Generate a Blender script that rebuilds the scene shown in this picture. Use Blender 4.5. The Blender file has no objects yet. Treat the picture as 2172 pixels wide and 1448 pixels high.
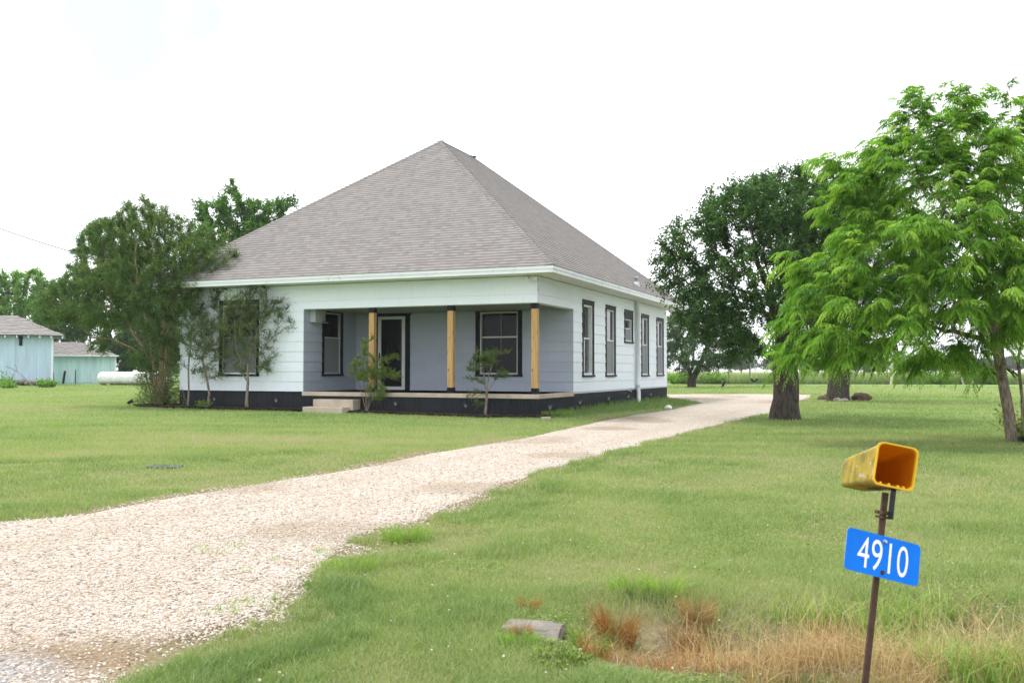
import bpy, math, random
import numpy as np
from mathutils import Vector, Matrix, noise as mnoise
R = math.radians
random.seed(7); rng = np.random.default_rng(11)
scn = bpy.context.scene
COL = scn.collection

# ------------------------------------------------------------------ camera and survey of the place
F, PITCH, ROLL, HC = 1957.0, 0.0308, -0.0013, 1.30
def ray(x, y):
    a = (x-1086)/F; b = (724-y)/F
    aa = a*math.cos(ROLL)+b*math.sin(ROLL); u = -a*math.sin(ROLL)+b*math.cos(ROLL)
    return np.array([aa, math.cos(PITCH)-u*math.sin(PITCH), math.sin(PITCH)+u*math.cos(PITCH)])
def at(x, y, Y):
    r = ray(x, y); q = r*Y/r[1]; return np.array([q[0], q[1], q[2]+HC])
def ss(t):
    t = np.clip(t, 0, 1); return t*t*(3-2*t)
def H(x, y):                                     # terrain height
    x = np.asarray(x, float); y = np.asarray(y, float)
    h = .13*ss((y-21)/9)
    along = ss((x-.1)/.7)*ss((9-x)/3)
    d = np.abs(y-(4.55+.05*np.sin(x*1.3)))/.8
    h = h-.26*along*(1-ss(d))
    h = h+.02*np.sin(x*.23+1)*np.sin(y*.19)*ss((y-6)/6)*(1-ss((y-18)/6))
    return h
def gp(x, y):                                    # survey point on the ground
    r = ray(x, y); z = 0.
    for _ in range(6):
        t = (z-HC)/r[2]; z = float(H(r[0]*t, r[1]*t))
    t = (z-HC)/r[2]; return np.array([r[0]*t, r[1]*t, z])

cam = bpy.data.cameras.new('camera'); co = bpy.data.objects.new('camera', cam); COL.objects.link(co)
cam.sensor_width = 36; cam.sensor_fit = 'HORIZONTAL'; cam.lens = F*36/2172
cam.clip_start = .1; cam.clip_end = 6000
co.matrix_world = Matrix.Translation((0, 0, HC)) @ Matrix.Rotation(math.pi/2+PITCH, 4, 'X') @ Matrix.Rotation(-ROLL, 4, 'Z')
cam.dof.use_dof = True; cam.dof.focus_distance = 20; cam.dof.aperture_fstop = 8
scn.camera = co

# ------------------------------------------------------------------ helpers
def vnoise(x, y, s, seed=0):
    x = np.asarray(x)/s+seed*17.3; y = np.asarray(y)/s-seed*9.7
    xi = np.floor(x).astype(np.int64); yi = np.floor(y).astype(np.int64); fx = x-xi; fy = y-yi
    fx = fx*fx*(3-2*fx); fy = fy*fy*(3-2*fy)
    def hh(a, b):
        n = (a*374761393+b*668265263+seed*1442695) & 0xffffffff
        n = ((n ^ (n >> 13))*1274126177) & 0xffffffff
        return ((n ^ (n >> 16)) & 0xffff)/65535.
    return (hh(xi, yi)*(1-fx)+hh(xi+1, yi)*fx)*(1-fy)+(hh(xi, yi+1)*(1-fx)+hh(xi+1, yi+1)*fx)*fy

def tag(o, label=None, cat=None, group=None, kind=None):
    if label: o['label'] = label
    if cat: o['category'] = cat
    if group: o['group'] = group
    if kind: o['kind'] = kind
    return o
def empty(name, loc, label, cat, group=None, rz=0.):
    o = bpy.data.objects.new(name, None); COL.objects.link(o); o.location = loc; o.rotation_euler = (0, 0, rz)
    o.empty_display_size = .2
    return tag(o, label, cat, group)
def link(name, me, mats, parent=None):
    for m in (mats if isinstance(mats, (list, tuple)) else [mats]): me.materials.append(m)
    o = bpy.data.objects.new(name, me); COL.objects.link(o)
    if parent: o.parent = parent
    return o
def npmesh(name, V, faces_list, mats, parent=None, smooth=False, attrs=None, matidx=None):
    """V (n,3); faces_list: list of (m,k) index arrays."""
    me = bpy.data.meshes.new(name); V = np.ascontiguousarray(V, dtype=np.float32)
    me.vertices.add(len(V)); me.vertices.foreach_set('co', V.ravel())
    loops = np.concatenate([f.ravel() for f in faces_list]).astype(np.int32)
    sizes = np.concatenate([np.full(len(f), f.shape[1], np.int32) for f in faces_list])
    starts = np.concatenate([[0], np.cumsum(sizes)[:-1]]).astype(np.int32)
    me.loops.add(len(loops)); me.loops.foreach_set('vertex_index', loops)
    me.polygons.add(len(sizes)); me.polygons.foreach_set('loop_start', starts)
    me.polygons.foreach_set('loop_total', sizes)
    if matidx is not None: me.polygons.foreach_set('material_index', np.asarray(matidx, np.int32))
    me.polygons.foreach_set('use_smooth', np.full(len(sizes), bool(smooth)))
    for k, a in (attrs or {}).items():
        at_ = me.attributes.new(k, 'FLOAT', 'POINT'); at_.data.foreach_set('value', np.asarray(a, np.float32))
    me.update(calc_edges=True); me.validate(verbose=False)
    return link(name, me, mats, parent)

class MB:
    def __init__(s): s.v = []; s.f = []; s.m = []; s.uv = []; s.sm = []
    def quad(s, pts, mi=0, uv=None, smooth=False):
        i = len(s.v); s.v += [tuple(p) for p in pts]; s.f.append(tuple(range(i, i+len(pts)))); s.m.append(mi); s.sm.append(smooth)
        s.uv.append(uv if uv else [(0, 0)]*len(pts))
    def box(s, x0, x1, y0, y1, z0, z1, mi=0, skip=''):
        if x0 > x1: x0, x1 = x1, x0
        if y0 > y1: y0, y1 = y1, y0
        if z0 > z1: z0, z1 = z1, z0
        c = [(x0,y0,z0),(x1,y0,z0),(x1,y1,z0),(x0,y1,z0),(x0,y0,z1),(x1,y0,z1),(x1,y1,z1),(x0,y1,z1)]
        i = len(s.v); s.v += c
        for k, f in zip('bt-+fk', ((0,3,2,1),(4,5,6,7),(0,4,7,3),(1,2,6,5),(0,1,5,4),(3,7,6,2))):
            if k in skip: continue
            s.f.append(tuple(i+q for q in f)); s.m.append(mi); s.sm.append(False); s.uv.append([(0,0)]*4)
    def obox(s, M, sx, sy, sz, mi=0):
        i = len(s.v)
        for z in (-1, 1):
            for (x, y) in ((-1,-1),(1,-1),(1,1),(-1,1)):
                s.v.append(tuple(M @ Vector((x*sx/2, y*sy/2, z*sz/2))))
        for f in ((0,3,2,1),(4,5,6,7),(0,4,7,3),(1,2,6,5),(0,1,5,4),(3,7,6,2)):
            s.f.append(tuple(i+q for q in f)); s.m.append(mi); s.sm.append(False); s.uv.append([(0,0)]*4)
    def tube(s, pts, rad, n=8, mi=0, cap=True, smooth=True):
        pts = [Vector(p) for p in pts]; rad = rad if isinstance(rad, (list, tuple)) else [rad]*len(pts)
        i0 = len(s.v); ref = Vector((0, 0, 1))
        for k, p in enumerate(pts):
            t = (pts[min(k+1, len(pts)-1)]-pts[max(k-1, 0)]).normalized()
            a = t.cross(ref if abs(t.dot(ref)) < .95 else Vector((1, 0, 0))).normalized(); b = t.cross(a)
            for j in range(n):
                w = 2*math.pi*j/n; s.v.append(tuple(p+(a*math.cos(w)+b*math.sin(w))*rad[k]))
        for k in range(len(pts)-1):
            for j in range(n):
                q = i0+k*n; s.f.append((q+j, q+(j+1) % n, q+n+(j+1) % n, q+n+j)); s.m.append(mi); s.sm.append(smooth); s.uv.append([(0,0)]*4)
        if cap:
            for e, r in ((0, 1), (len(pts)-1, 0)):
                idx = [i0+e*n+j for j in range(n)]; idx = idx if r else idx[::-1]
                s.f.append(tuple(idx)); s.m.append(mi); s.sm.append(False); s.uv.append([(0,0)]*n)
    def lathe(s, c, prof, n=16, mi=0, smooth=True):
        s.tube([(c[0], c[1], c[2]+z+1e-6*k) for k, (r, z) in enumerate(prof)], [max(r, 1e-4) for r, z in prof], n, mi, True, smooth)
    def build(s, name, mats, parent=None, bevel=0.):
        me = bpy.data.meshes.new(name); me.from_pydata(s.v, [], s.f)
        me.polygons.foreach_set('material_index', s.m); me.polygons.foreach_set('use_smooth', s.sm)
        uvl = me.uv_layers.new(name='uv'); flat = [c for f in s.uv for q in f for c in q]
        uvl.data.foreach_set('uv', flat); me.update()
        o = link(name, me, mats, parent)
        if bevel:
            b = o.modifiers.new('bevel', 'BEVEL'); b.width = bevel; b.segments = 2; b.limit_method = 'ANGLE'
        return o

# ------------------------------------------------------------------ materials
class NT:
    def __init__(s, name):
        s.m = bpy.data.materials.new(name); s.m.use_nodes = True; s.t = s.m.node_tree; s.t.nodes.clear()
        s.out = s.n('ShaderNodeOutputMaterial')
    def n(s, ty, **kw):
        o = s.t.nodes.new(ty)
        for k, v in kw.items():
            if k.startswith('i_'):
                key = k[2:]; key = int(key) if key.isdigit() else key.replace('_', ' ')
                s.set(o.inputs[key], v)
            else: setattr(o, k, v)
        return o
    def set(s, inp, v):
        if isinstance(v, bpy.types.NodeSocket): s.t.links.new(v, inp)
        elif isinstance(v, bpy.types.Node): s.t.links.new(v.outputs[0], inp)
        elif isinstance(v, tuple) and len(v) == 3 and inp.type == 'RGBA': inp.default_value = (*v, 1)
        else: inp.default_value = v
    def noise(s, scale, detail=4, rough=.55, vec=None, **kw):
        o = s.n('ShaderNodeTexNoise', i_Scale=scale, i_Detail=detail, i_Roughness=rough, **kw)
        if vec is not None: s.set(o.inputs['Vector'], vec)
        return o.outputs['Fac']
    def coord(s, kind='Object', scale=None):
        o = s.n('ShaderNodeTexCoord').outputs[kind]
        if scale:
            mp = s.n('ShaderNodeMapping'); s.set(mp.inputs['Vector'], o); mp.inputs['Scale'].default_value = scale; o = mp.outputs[0]
        return o
    def pos(s, scale=None):
        o = s.n('ShaderNodeNewGeometry').outputs['Position']
        if scale:
            mp = s.n('ShaderNodeMapping'); s.set(mp.inputs['Vector'], o); mp.inputs['Scale'].default_value = scale; o = mp.outputs[0]
        return o
    def ramp(s, fac, stops, interp='LINEAR'):
        r = s.n('ShaderNodeValToRGB'); r.color_ramp.interpolation = interp; e = r.color_ramp.elements
        while len(e) < len(stops): e.new(.5)
        for q, (p, c) in zip(e, stops):
            q.position = p; q.color = (*c, 1) if len(c) == 3 else c
        s.set(r.inputs[0], fac); return r.outputs[0]
    def mix(s, fac, a, b, blend='MIX'):
        o = s.n('ShaderNodeMix', data_type='RGBA', blend_type=blend); s.set(o.inputs[0], fac); s.set(o.inputs[6], a); s.set(o.inputs[7], b); return o.outputs[2]
    def math(s, op, a, b=0., c=0., clamp=False):
        o = s.n('ShaderNodeMath', operation=op, use_clamp=clamp); s.set(o.inputs[0], a); s.set(o.inputs[1], b); s.set(o.inputs[2], c); return o.outputs[0]
    def bump(s, h, strength=.3, dist=.02, normal=None):
        o = s.n('ShaderNodeBump', i_Strength=strength, i_Distance=dist); s.set(o.inputs['Height'], h)
        if normal is not None: s.set(o.inputs['Normal'], normal)
        return o.outputs[0]
    def attr(s, name): return s.n('ShaderNodeAttribute', attribute_name=name).outputs['Fac']
    def bsdf(s, color, rough=.6, metal=0., spec=.4, normal=None, **kw):
        o = s.n('ShaderNodeBsdfPrincipled'); s.set(o.inputs['Base Color'], color); s.set(o.inputs['Roughness'], rough)
        s.set(o.inputs['Metallic'], metal); s.set(o.inputs['Specular IOR Level'], spec)
        if normal is not None: s.set(o.inputs['Normal'], normal)
        for k, v in kw.items(): s.set(o.inputs[k.replace('_', ' ')], v)
        return o.outputs[0]
    def done(s, shader): s.t.links.new(shader, s.out.inputs[0]); return s.m

def paint(name, c, rough=.55, var=.12, scale=3., bump=.15, bscale=60., dirt=None, dirtamt=.0, spec=.35, metal=0., stretch=None):
    t = NT(name); v = t.coord('Object', stretch)
    n1 = t.noise(scale, 5, .6, v)
    lo = tuple(x*(1-var) for x in c); hi = tuple(min(1, x*(1+var*.6)) for x in c)
    col = t.ramp(n1, [(.3, lo), (.7, hi)])
    if dirt:
        n2 = t.noise(scale*1.7, 8, .7, v); f = t.ramp(n2, [(.62-.25*dirtamt, (0,0,0)), (.74, (1,1,1))])
        col = t.mix(f, col, dirt)
    bm = t.bump(t.noise(bscale, 3, .6, v), bump, .01)
    return t.done(t.bsdf(col, rough, metal, spec, bm))

def leafmat(name, stops, trans=.35, rough=.5, boost=1.25):
    t = NT(name); a = t.attr('tint'); col = t.ramp(a, stops)
    p = t.bsdf(col, rough, 0, .3)
    tr = t.n('ShaderNodeBsdfTranslucent'); c2 = t.mix(1., col, (boost*1.05, boost*1.15, boost*.55), 'MULTIPLY'); t.set(tr.inputs[0], c2)
    mx = t.n('ShaderNodeMixShader'); mx.inputs[0].default_value = trans
    t.t.links.new(p, mx.inputs[1]); t.t.links.new(tr.outputs[0], mx.inputs[2])
    return t.done(mx.outputs[0])

def barkmat(name, c, sc=1., bump=.8):
    t = NT(name); v = t.coord('Object', (1, 1, .22))
    n = t.noise(14*sc, 6, .7, v); vo = t.n('ShaderNodeTexVoronoi', i_Scale=16*sc); t.set(vo.inputs['Vector'], v)
    hgt = t.math('ADD', n, t.math('MULTIPLY', vo.outputs['Distance'], .8))
    col = t.ramp(hgt, [(.35, tuple(x*.4 for x in c)), (.75, c), (1., tuple(min(1, x*1.7) for x in c))])
    return t.done(t.bsdf(col, .9, 0, .2, t.bump(hgt, bump, .03)))
# ------------------------------------------------------------------ sky and light
SUN_EL, SUN_AZ = R(62), R(-62)          # sun stands to the left, a little beyond the house; azimuth from +Y towards +X
w = bpy.data.worlds.new('World'); scn.world = w; w.use_nodes = True
nt = w.node_tree; nt.nodes.clear()
wo = nt.nodes.new('ShaderNodeOutputWorld'); bg = nt.nodes.new('ShaderNodeBackground'); bg.inputs[1].default_value = .1
sky = nt.nodes.new('ShaderNodeTexSky'); sky.sky_type = 'NISHITA'; sky.sun_disc = False
sky.sun_elevation = SUN_EL; sky.sun_rotation = SUN_AZ; sky.dust_density = 3.; sky.air_density = 1.
tc = nt.nodes.new('ShaderNodeTexCoord'); mp = nt.nodes.new('ShaderNodeMapping'); mp.inputs['Scale'].default_value = (1, 1, 2.2)
mp.inputs['Location'].default_value = (.35, .2, .1)
nz = nt.nodes.new('ShaderNodeTexNoise'); nz.inputs['Scale'].default_value = 1.6; nz.inputs['Detail'].default_value = 6
cr = nt.nodes.new('ShaderNodeValToRGB'); cr.color_ramp.elements[0].position = .25; cr.color_ramp.elements[0].color = (.86, .86, .86, 1)
cr.color_ramp.elements[1].position = .5; cr.color_ramp.elements[1].color = (1, 1, 1, 1)
mx = nt.nodes.new('ShaderNodeMix'); mx.data_type = 'RGBA'; mx.inputs[7].default_value = (11.2, 11.4, 11.8, 1)
L_ = nt.links.new
pd_ = ray(290, 55); pd_ = pd_/np.linalg.norm(pd_)                     # thin cloud where pale blue sky shows through
dt = nt.nodes.new('ShaderNodeVectorMath'); dt.operation = 'DOT_PRODUCT'; dt.inputs[1].default_value = tuple(pd_)
mr = nt.nodes.new('ShaderNodeMapRange'); mr.interpolation_type = 'SMOOTHSTEP'; mr.inputs[1].default_value = .989; mr.inputs[2].default_value = 1.001; mr.inputs[3].default_value = 1.; mr.inputs[4].default_value = .30
ml = nt.nodes.new('ShaderNodeMath'); ml.operation = 'MULTIPLY'
L_(tc.outputs['Generated'], dt.inputs[0]); nz2 = nt.nodes.new('ShaderNodeTexNoise'); nz2.inputs['Scale'].default_value = 14; nz2.inputs['Detail'].default_value = 5; ma = nt.nodes.new('ShaderNodeMath'); ma.operation = 'MULTIPLY_ADD'; ma.inputs[1].default_value = .016
L_(tc.outputs['Generated'], nz2.inputs['Vector']); mb2 = nt.nodes.new('ShaderNodeMath'); mb2.operation = 'SUBTRACT'; mb2.inputs[1].default_value = .5; L_(nz2.outputs['Fac'], mb2.inputs[0]); L_(mb2.outputs[0], ma.inputs[0]); L_(dt.outputs['Value'], ma.inputs[2]); L_(ma.outputs[0], mr.inputs[0]); L_(mr.outputs[0], ml.inputs[0]); L_(cr.outputs[0], ml.inputs[1])
L_(tc.outputs['Generated'], mp.inputs[0]); L_(mp.outputs[0], nz.inputs['Vector']); L_(nz.outputs['Fac'], cr.inputs[0])
L_(ml.outputs[0], mx.inputs[0]); L_(sky.outputs[0], mx.inputs[6]); L_(mx.outputs[2], bg.inputs[0]); L_(bg.outputs[0], wo.inputs[0])
sl = bpy.data.lights.new('sun', 'SUN'); sl.energy = 2.2; sl.angle = R(10); sl.color = (1, .96, .89)
so = bpy.data.objects.new('sun', sl); COL.objects.link(so)
sd = Vector((math.sin(SUN_AZ)*math.cos(SUN_EL), math.cos(SUN_AZ)*math.cos(SUN_EL), math.sin(SUN_EL)))
so.rotation_euler = sd.to_track_quat('Z', 'Y').to_euler(); so.location = (-30, 30, 60)
scn.view_settings.view_transform = 'Standard'; scn.view_settings.look = 'None'; scn.view_settings.gamma = 1; scn.view_settings.exposure = 0.72
scn.render.engine = 'CYCLES'; scn.cycles.use_denoising = True; scn.cycles.denoiser = 'OPENIMAGEDENOISE'; scn.cycles.denoising_input_passes = 'RGB_ALBEDO_NORMAL'; scn.cycles.max_bounces = 8; scn.cycles.transparent_max_bounces = 12

# ------------------------------------------------------------------ driveway outline (survey points)
def gpl(l): return np.array([gp(*q)[:2] for q in l])
LEFT = gpl([(-1500,1420),(-900,1270),(-420,1165),(-200,1135),(0,1105),(150,1094),(260,1073),(350,1056),(450,1041),(560,1023),(700,1003),(800,985),(900,963),(1000,947),(1100,931),(1160,917),(1260,895),(1340,880),(1420,869),(1485,855)])
RIGHT = gpl([(420,2300),(330,1800),(300,1560),(300,1448),(306,1430),(340,1395),(401,1361),(477,1335),(590,1308),(639,1252),(650,1240),(715,1195),(727,1172),(771,1144),(815,1128),(876,1111),(945,1086),(1000,1064),(1070,1031),(1125,1010),(1200,988),(1300,961),(1380,939),(1468,916),(1536,899),(1600,883),(1637,877),(1690,853)])
NEAR2 = gpl([(1372,843),(1420,845.5),(1450,848),(1485,855),(1590,854.5),(1690,853),(1716,845)])
FAR2 = gpl([(1372,837),(1420,836.5),(1450,836.3),(1485,836),(1590,836),(1690,836.5),(1721,838)])
def resample(P, n):
    d = np.r_[0, np.cumsum(np.linalg.norm(np.diff(P, axis=0), axis=1))]
    t = np.linspace(0, d[-1], n); return np.c_[np.interp(t, d, P[:, 0]), np.interp(t, d, P[:, 1])]
DPOLY = np.vstack([LEFT, NEAR2[:3][::-1], FAR2, NEAR2[6:7], RIGHT[::-1]])
def inpoly(P, x, y):
    x = np.asarray(x); y = np.asarray(y); ins = np.zeros(x.shape, bool); n = len(P); j = n-1
    for i in range(n):
        xi, yi = P[i]; xj, yj = P[j]
        c = ((yi > y) != (yj > y)); 
        if yi != yj: ins ^= c & (x < (xj-xi)*(y-yi)/(yj-yi)+xi)
        j = i
    return ins
def jit(x, y, s, a, seed): return x+(vnoise(x, y, s, seed)-.5)*2*a, y+(vnoise(x, y, s, seed+1)-.5)*2*a
def in_drive(x, y, a=.10):
    j1 = jit(x, y, .5, a*1.3, 3); j2 = jit(j1[0], j1[1], .12, a*.6, 5); return inpoly(DPOLY, *j2)
# house frame
TH, X0, Y0 = .3949, .6833, 24.4792
W_, L_H, ZS, ZB, PD, UP, OV = 12.094, 14.862, .654, 3.094, 2.875, 7.43, .668
def hw(u, v, z=0.): return np.array([X0-u*math.cos(TH)+v*math.sin(TH), Y0+u*math.sin(TH)+v*math.cos(TH), z])
HPOLY = np.array([hw(u, v)[:2] for u, v in ((0,0),(W_,0),(W_,L_H),(0,L_H))])
def huv(x, y):
    dx, dy = x-X0, y-Y0; return -dx*math.cos(TH)+dy*math.sin(TH), dx*math.sin(TH)+dy*math.cos(TH)
# mulch bed: strip along the front wall
MU = np.array([-.35, .3, 1.2, 2.2, 3.4, 5.2, 7.4, 9, 10.5, 11.8, 12.9, 13.6]); MW = np.array([.25, .55, .85, .75, .65, .55, .62, .85, 1.0, .9, 1.0, .4])
def in_mulch(x, y, g=0.):
    u, v = huv(x, y); wd = np.interp(u, MU, MW)+(vnoise(x, y, .25, 21)-.5)*.22+g
    left = (u > 11.9) & (u < 13.6) & (v < 1.1)
    return (((v < .15) & (v > -wd)) | (left & (v > -wd))) & (u > -.35-g) & (u < 13.6)
LUSH = np.array([hw(-.02, .4)[:2], hw(-.02, 14.9)[:2], gp(1440, 847)[:2], gp(1485, 855)[:2], gp(1420, 867)[:2], gp(1340, 872)[:2], gp(1230, 884)[:2], gp(1170, 890)[:2]])

# ------------------------------------------------------------------ ground sheet
def grid_axis(segs):
    out = [segs[0][0]]
    for a, b, s in segs: out += list(np.linspace(a, b, max(2, int(round((b-a)/s))+1))[1:])
    return np.array(out)
gx = grid_axis([(-1000,-400,200),(-400,-100,20),(-100,-20,4),(-20,-8,.8),(-8,8,.2),(8,20,.8),(20,100,4),(100,400,20),(400,1000,200)])
gy = grid_axis([(-300,-20,20),(-20,2,2),(2,8,.1),(8,20,.4),(20,60,1),(60,140,4),(140,500,20),(500,1300,200)])
GX, GY = np.meshgrid(gx, gy); GZ = H(GX, GY)
nx, ny = len(gx), len(gy); idx = np.arange(nx*ny).reshape(ny, nx)
fq = np.stack([idx[:-1,:-1], idx[:-1,1:], idx[1:,1:], idx[1:,:-1]], -1).reshape(-1, 4)
fx_, fy_ = GX.ravel(), GY.ravel()
ditch = ss((fx_-.3)/.5)*ss((9-fx_)/3)*(1-ss((np.abs(fy_-4.5)-.4)/.5))
field = ss((fy_-82)/6)*ss((fx_-5)/8+.5)
t = NT('lawn_soil_and_turf')
pv = t.pos(); pst = t.pos((1, .35, 1))
n1 = t.noise(.35, 4, .6, pst); n2 = t.noise(2.5, 5, .65, pst); n3 = t.noise(28, 4, .7, pv)
g0 = t.ramp(n1, [(.3, (.125,.215,.06)), (.55, (.165,.265,.085)), (.75, (.22,.285,.115))])
g1 = t.mix(.5, g0, t.ramp(n2, [(.3, (.10,.18,.05)), (.7, (.22,.31,.12))]))
g2 = t.mix(.35, g1, t.ramp(n3, [(.3, (.075,.135,.036)), (.72, (.25,.32,.13))]))
g3 = t.mix(t.attr('field'), g2, t.ramp(t.noise(.02, 4, .6, t.pos((1, .3, 1))), [(.35, (.26,.32,.14)), (.65, (.40,.41,.24))]))
soil = t.ramp(n3, [(.3, (.15,.11,.07)), (.7, (.34,.27,.17))])
g4 = t.mix(t.attr('near'), g3, t.mix(.5, soil, (.09,.13,.03)))
g5 = t.mix(t.attr('ditch'), g4, t.mix(.35, soil, (.10,.075,.05)))
m_ground = t.done(t.bsdf(g5, .95, 0, .1, t.bump(t.math('ADD', n3, n2), .25, .02)))
near0 = in_drive(fx_, fy_, .9) & (fy_ > 2) & (fy_ < 60); ditch = np.maximum(ditch, .75*near0)
near = (1-ss((np.hypot(fx_, fy_)-12)/18))*.75
go = npmesh('ground', np.c_[fx_, fy_, GZ.ravel()], [fq], m_ground, smooth=True, attrs=dict(ditch=ditch, field=field, near=near))
tag(go, 'flat mown green lawn running out to open field and horizon', 'ground', kind='structure')

# ------------------------------------------------------------------ driveway
t = NT('cream_gravel')
pv = t.pos(); vo = t.n('ShaderNodeTexVoronoi', i_Scale=46.); t.set(vo.inputs['Vector'], pv)
sepc = t.n('ShaderNodeSeparateColor'); t.set(sepc.inputs[0], vo.outputs['Color'])
cst = [(0, (.10,.09,.085)), (.07, (.24,.19,.145)), (.16, (.43,.31,.21)), (.30, (.475,.40,.315)), (.55, (.54,.49,.425)), (.82, (.63,.595,.55)), (1, (.45,.375,.325))]
c0 = t.ramp(sepc.outputs[0], cst)
big = t.noise(.9, 5, .6, pv)
c1 = t.mix(t.math('MULTIPLY', t.ramp(big, [(.52, (0,0,0)), (.75, (1,1,1))]), .35), c0, (.42,.30,.18))
c1 = t.mix(t.math('MULTIPLY', t.attr('track'), .38, clamp=True), c1, (.40,.32,.245))
c2 = t.mix(t.attr('dirt'), c1, t.ramp(t.noise(30, 5, .7, pv), [(.3, (.17,.12,.075)), (.7, (.36,.27,.17))]))
c3 = t.mix(t.attr('grey'), c2, t.ramp(sepc.outputs[1], [(0, (.16,.16,.17)), (1, (.55,.55,.56))]))
hgt = t.math('SUBTRACT', 1., vo.outputs['Distance'])
m_gravel = t.done(t.bsdf(c3, .85, 0, .25, t.bump(hgt, .9, .03)))
def ribbon(A, B, n, m):
    A = resample(A, n); B = resample(B, n); k = np.linspace(0, 1, m)[None, :, None]
    P = A[:, None]*(1-k)+B[:, None]*k
    P[:, 0] = np.c_[jit(P[:, 0, 0], P[:, 0, 1], .5, .10, 41)]; P[:, -1] = np.c_[jit(P[:, -1, 0], P[:, -1, 1], .5, .10, 43)]
    return P
def strips(ribs):
    Vs, Fs, off = [], [], 0
    for P in ribs:
        n, m = P.shape[:2]; Vs.append(P.reshape(-1, 2)); I = np.arange(n*m).reshape(n, m)+off; off += n*m
        Fs.append(np.stack([I[:-1,:-1], I[:-1,1:], I[1:,1:], I[1:,:-1]], -1).reshape(-1, 4))
    return np.vstack(Vs), np.vstack(Fs)
dv, df = strips([ribbon(LEFT, RIGHT, 160, 26), ribbon(NEAR2, FAR2, 30, 8)])
dx, dy = dv[:, 0], dv[:, 1]
kk_ = np.r_[np.tile(np.linspace(0, 1, 26), 160), np.tile(np.linspace(0, 1, 8), 30)]; edge_ = np.minimum(kk_, 1-kk_) < .001; edge_[26*160:] = False
track = np.exp(-((kk_-.30)/.075)**2)+np.exp(-((kk_-.70)/.075)**2); track[26*160:] = 0; track *= .35+.9*vnoise(dx, dy, 1.1, 55)
dirt = np.clip((1-ss((np.hypot((dx+1.45)/1.35, (dy-4.17)/.40))-.3))*1.2, 0, 1)
dirt = np.maximum(dirt, .55*ss((vnoise(dx, dy, 1.3, 51)-.62)/.2)*(dx > -6))
grey = ss((-1.7-dx)/.5)*ss((4.25-dy+(vnoise(dx, dy, .4, 52)-.5)*.4)/.2)
do = npmesh('driveway', np.c_[dx, dy, H(dx, dy)+.014-.035*edge_], [df], m_gravel, smooth=True, attrs=dict(dirt=dirt, grey=grey, track=track))
tag(do, 'cream pebble gravel driveway curving past the house to the back', 'driveway', kind='structure')

# pebbles lying on the driveway
def sample_fan(n, r0, r1, p, half=.66):
    u = rng.random(n)
    if abs(p-2) < 1e-6: r = r0*(r1/r0)**u
    else: r = (r0**(2-p)+u*(r1**(2-p)-r0**(2-p)))**(1/(2-p))
    a = (rng.random(n)*2-1)*half; return r*np.sin(a), r*np.cos(a), r
ICO_V = []
ph = (1+5**.5)/2
for a, b in ((-1, ph), (1, ph), (-1, -ph), (1, -ph)): ICO_V.append((a, b, 0))
for a, b in ((-1, ph), (1, ph), (-1, -ph), (1, -ph)): ICO_V.append((0, a, b))
for a, b in ((-1, ph), (1, ph), (-1, -ph), (1, -ph)): ICO_V.append((b, 0, a))
ICO_V = np.array([ICO_V[i] for i in range(12)], float); ICO_V /= np.linalg.norm(ICO_V[0])
ICO_F = np.array([(0,11,5),(0,5,1),(0,1,7),(0,7,10),(0,10,11),(1,5,9),(5,11,4),(11,10,2),(10,7,6),(7,1,8),(3,9,4),(3,4,2),(3,2,6),(3,6,8),(3,8,9),(4,9,5),(2,4,11),(6,2,10),(8,6,7),(9,8,1)])
def blobs(name, x, y, z, sz, flat, tint, mats, parent=None, smooth=True):
    n = len(x); a = rng.random(n)*6.283; V = ICO_V[None]*(1+.35*(rng.random((n, 12, 1))-.5))
    V = V*np.stack([sz*(.8+.5*rng.random(n)), sz*(.7+.3*rng.random(n)), sz*flat*(.7+.5*rng.random(n))], -1)[:, None]
    tl = (rng.random((n, 1))-.5)*.7
    V = np.stack([V[..., 0], V[..., 1]-tl*V[..., 2], V[..., 2]+tl*V[..., 1]], -1)
    c, s = np.cos(a)[:, None], np.sin(a)[:, None]
    V = np.stack([V[..., 0]*c-V[..., 1]*s+x[:, None], V[..., 0]*s+V[..., 1]*c+y[:, None], V[..., 2]+z[:, None]], -1)
    Fc = (ICO_F[None]+(np.arange(n)*12)[:, None, None]).reshape(-1, 3)
    return npmesh(name, V.reshape(-1, 3), [Fc], mats, parent, smooth, dict(tint=np.repeat(tint, 12)))
px_, py_, pr_ = sample_fan(200000, 3.6, 17, 2.9)
k = in_drive(px_, py_, .16) | (in_drive(px_, py_, .75) & (rng.random(len(px_)) < .05)); px_, py_, pr_ = px_[k], py_[k], pr_[k]
d_ = np.clip((1-ss((np.hypot((px_+1.45)/1.35, (py_-4.17)/.40))-.3)), 0, 1); k = rng.random(len(px_)) > d_*.9; px_, py_, pr_ = px_[k], py_[k], pr_[k]
sz = (.0038+.0072*rng.random(len(px_))**2.6)*(1+.04*np.clip(pr_-5, 0, 20))
t = NT('pebble'); a = t.attr('tint'); col = t.ramp(a, cst)
col = t.mix(.25, col, t.ramp(t.noise(60, 4, .6, t.pos()), [(.3, (.36,.26,.17)), (.7, (.66,.62,.57))]))
m_peb = t.done(t.bsdf(col, .7, 0, .3))
po = blobs('gravel', px_, py_, H(px_, py_)+.014+sz*.22, sz, .62, rng.random(len(px_)), m_peb)
tag(po, 'loose cream and tan pebbles covering the near part of driveway', 'gravel', kind='stuff')

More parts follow.
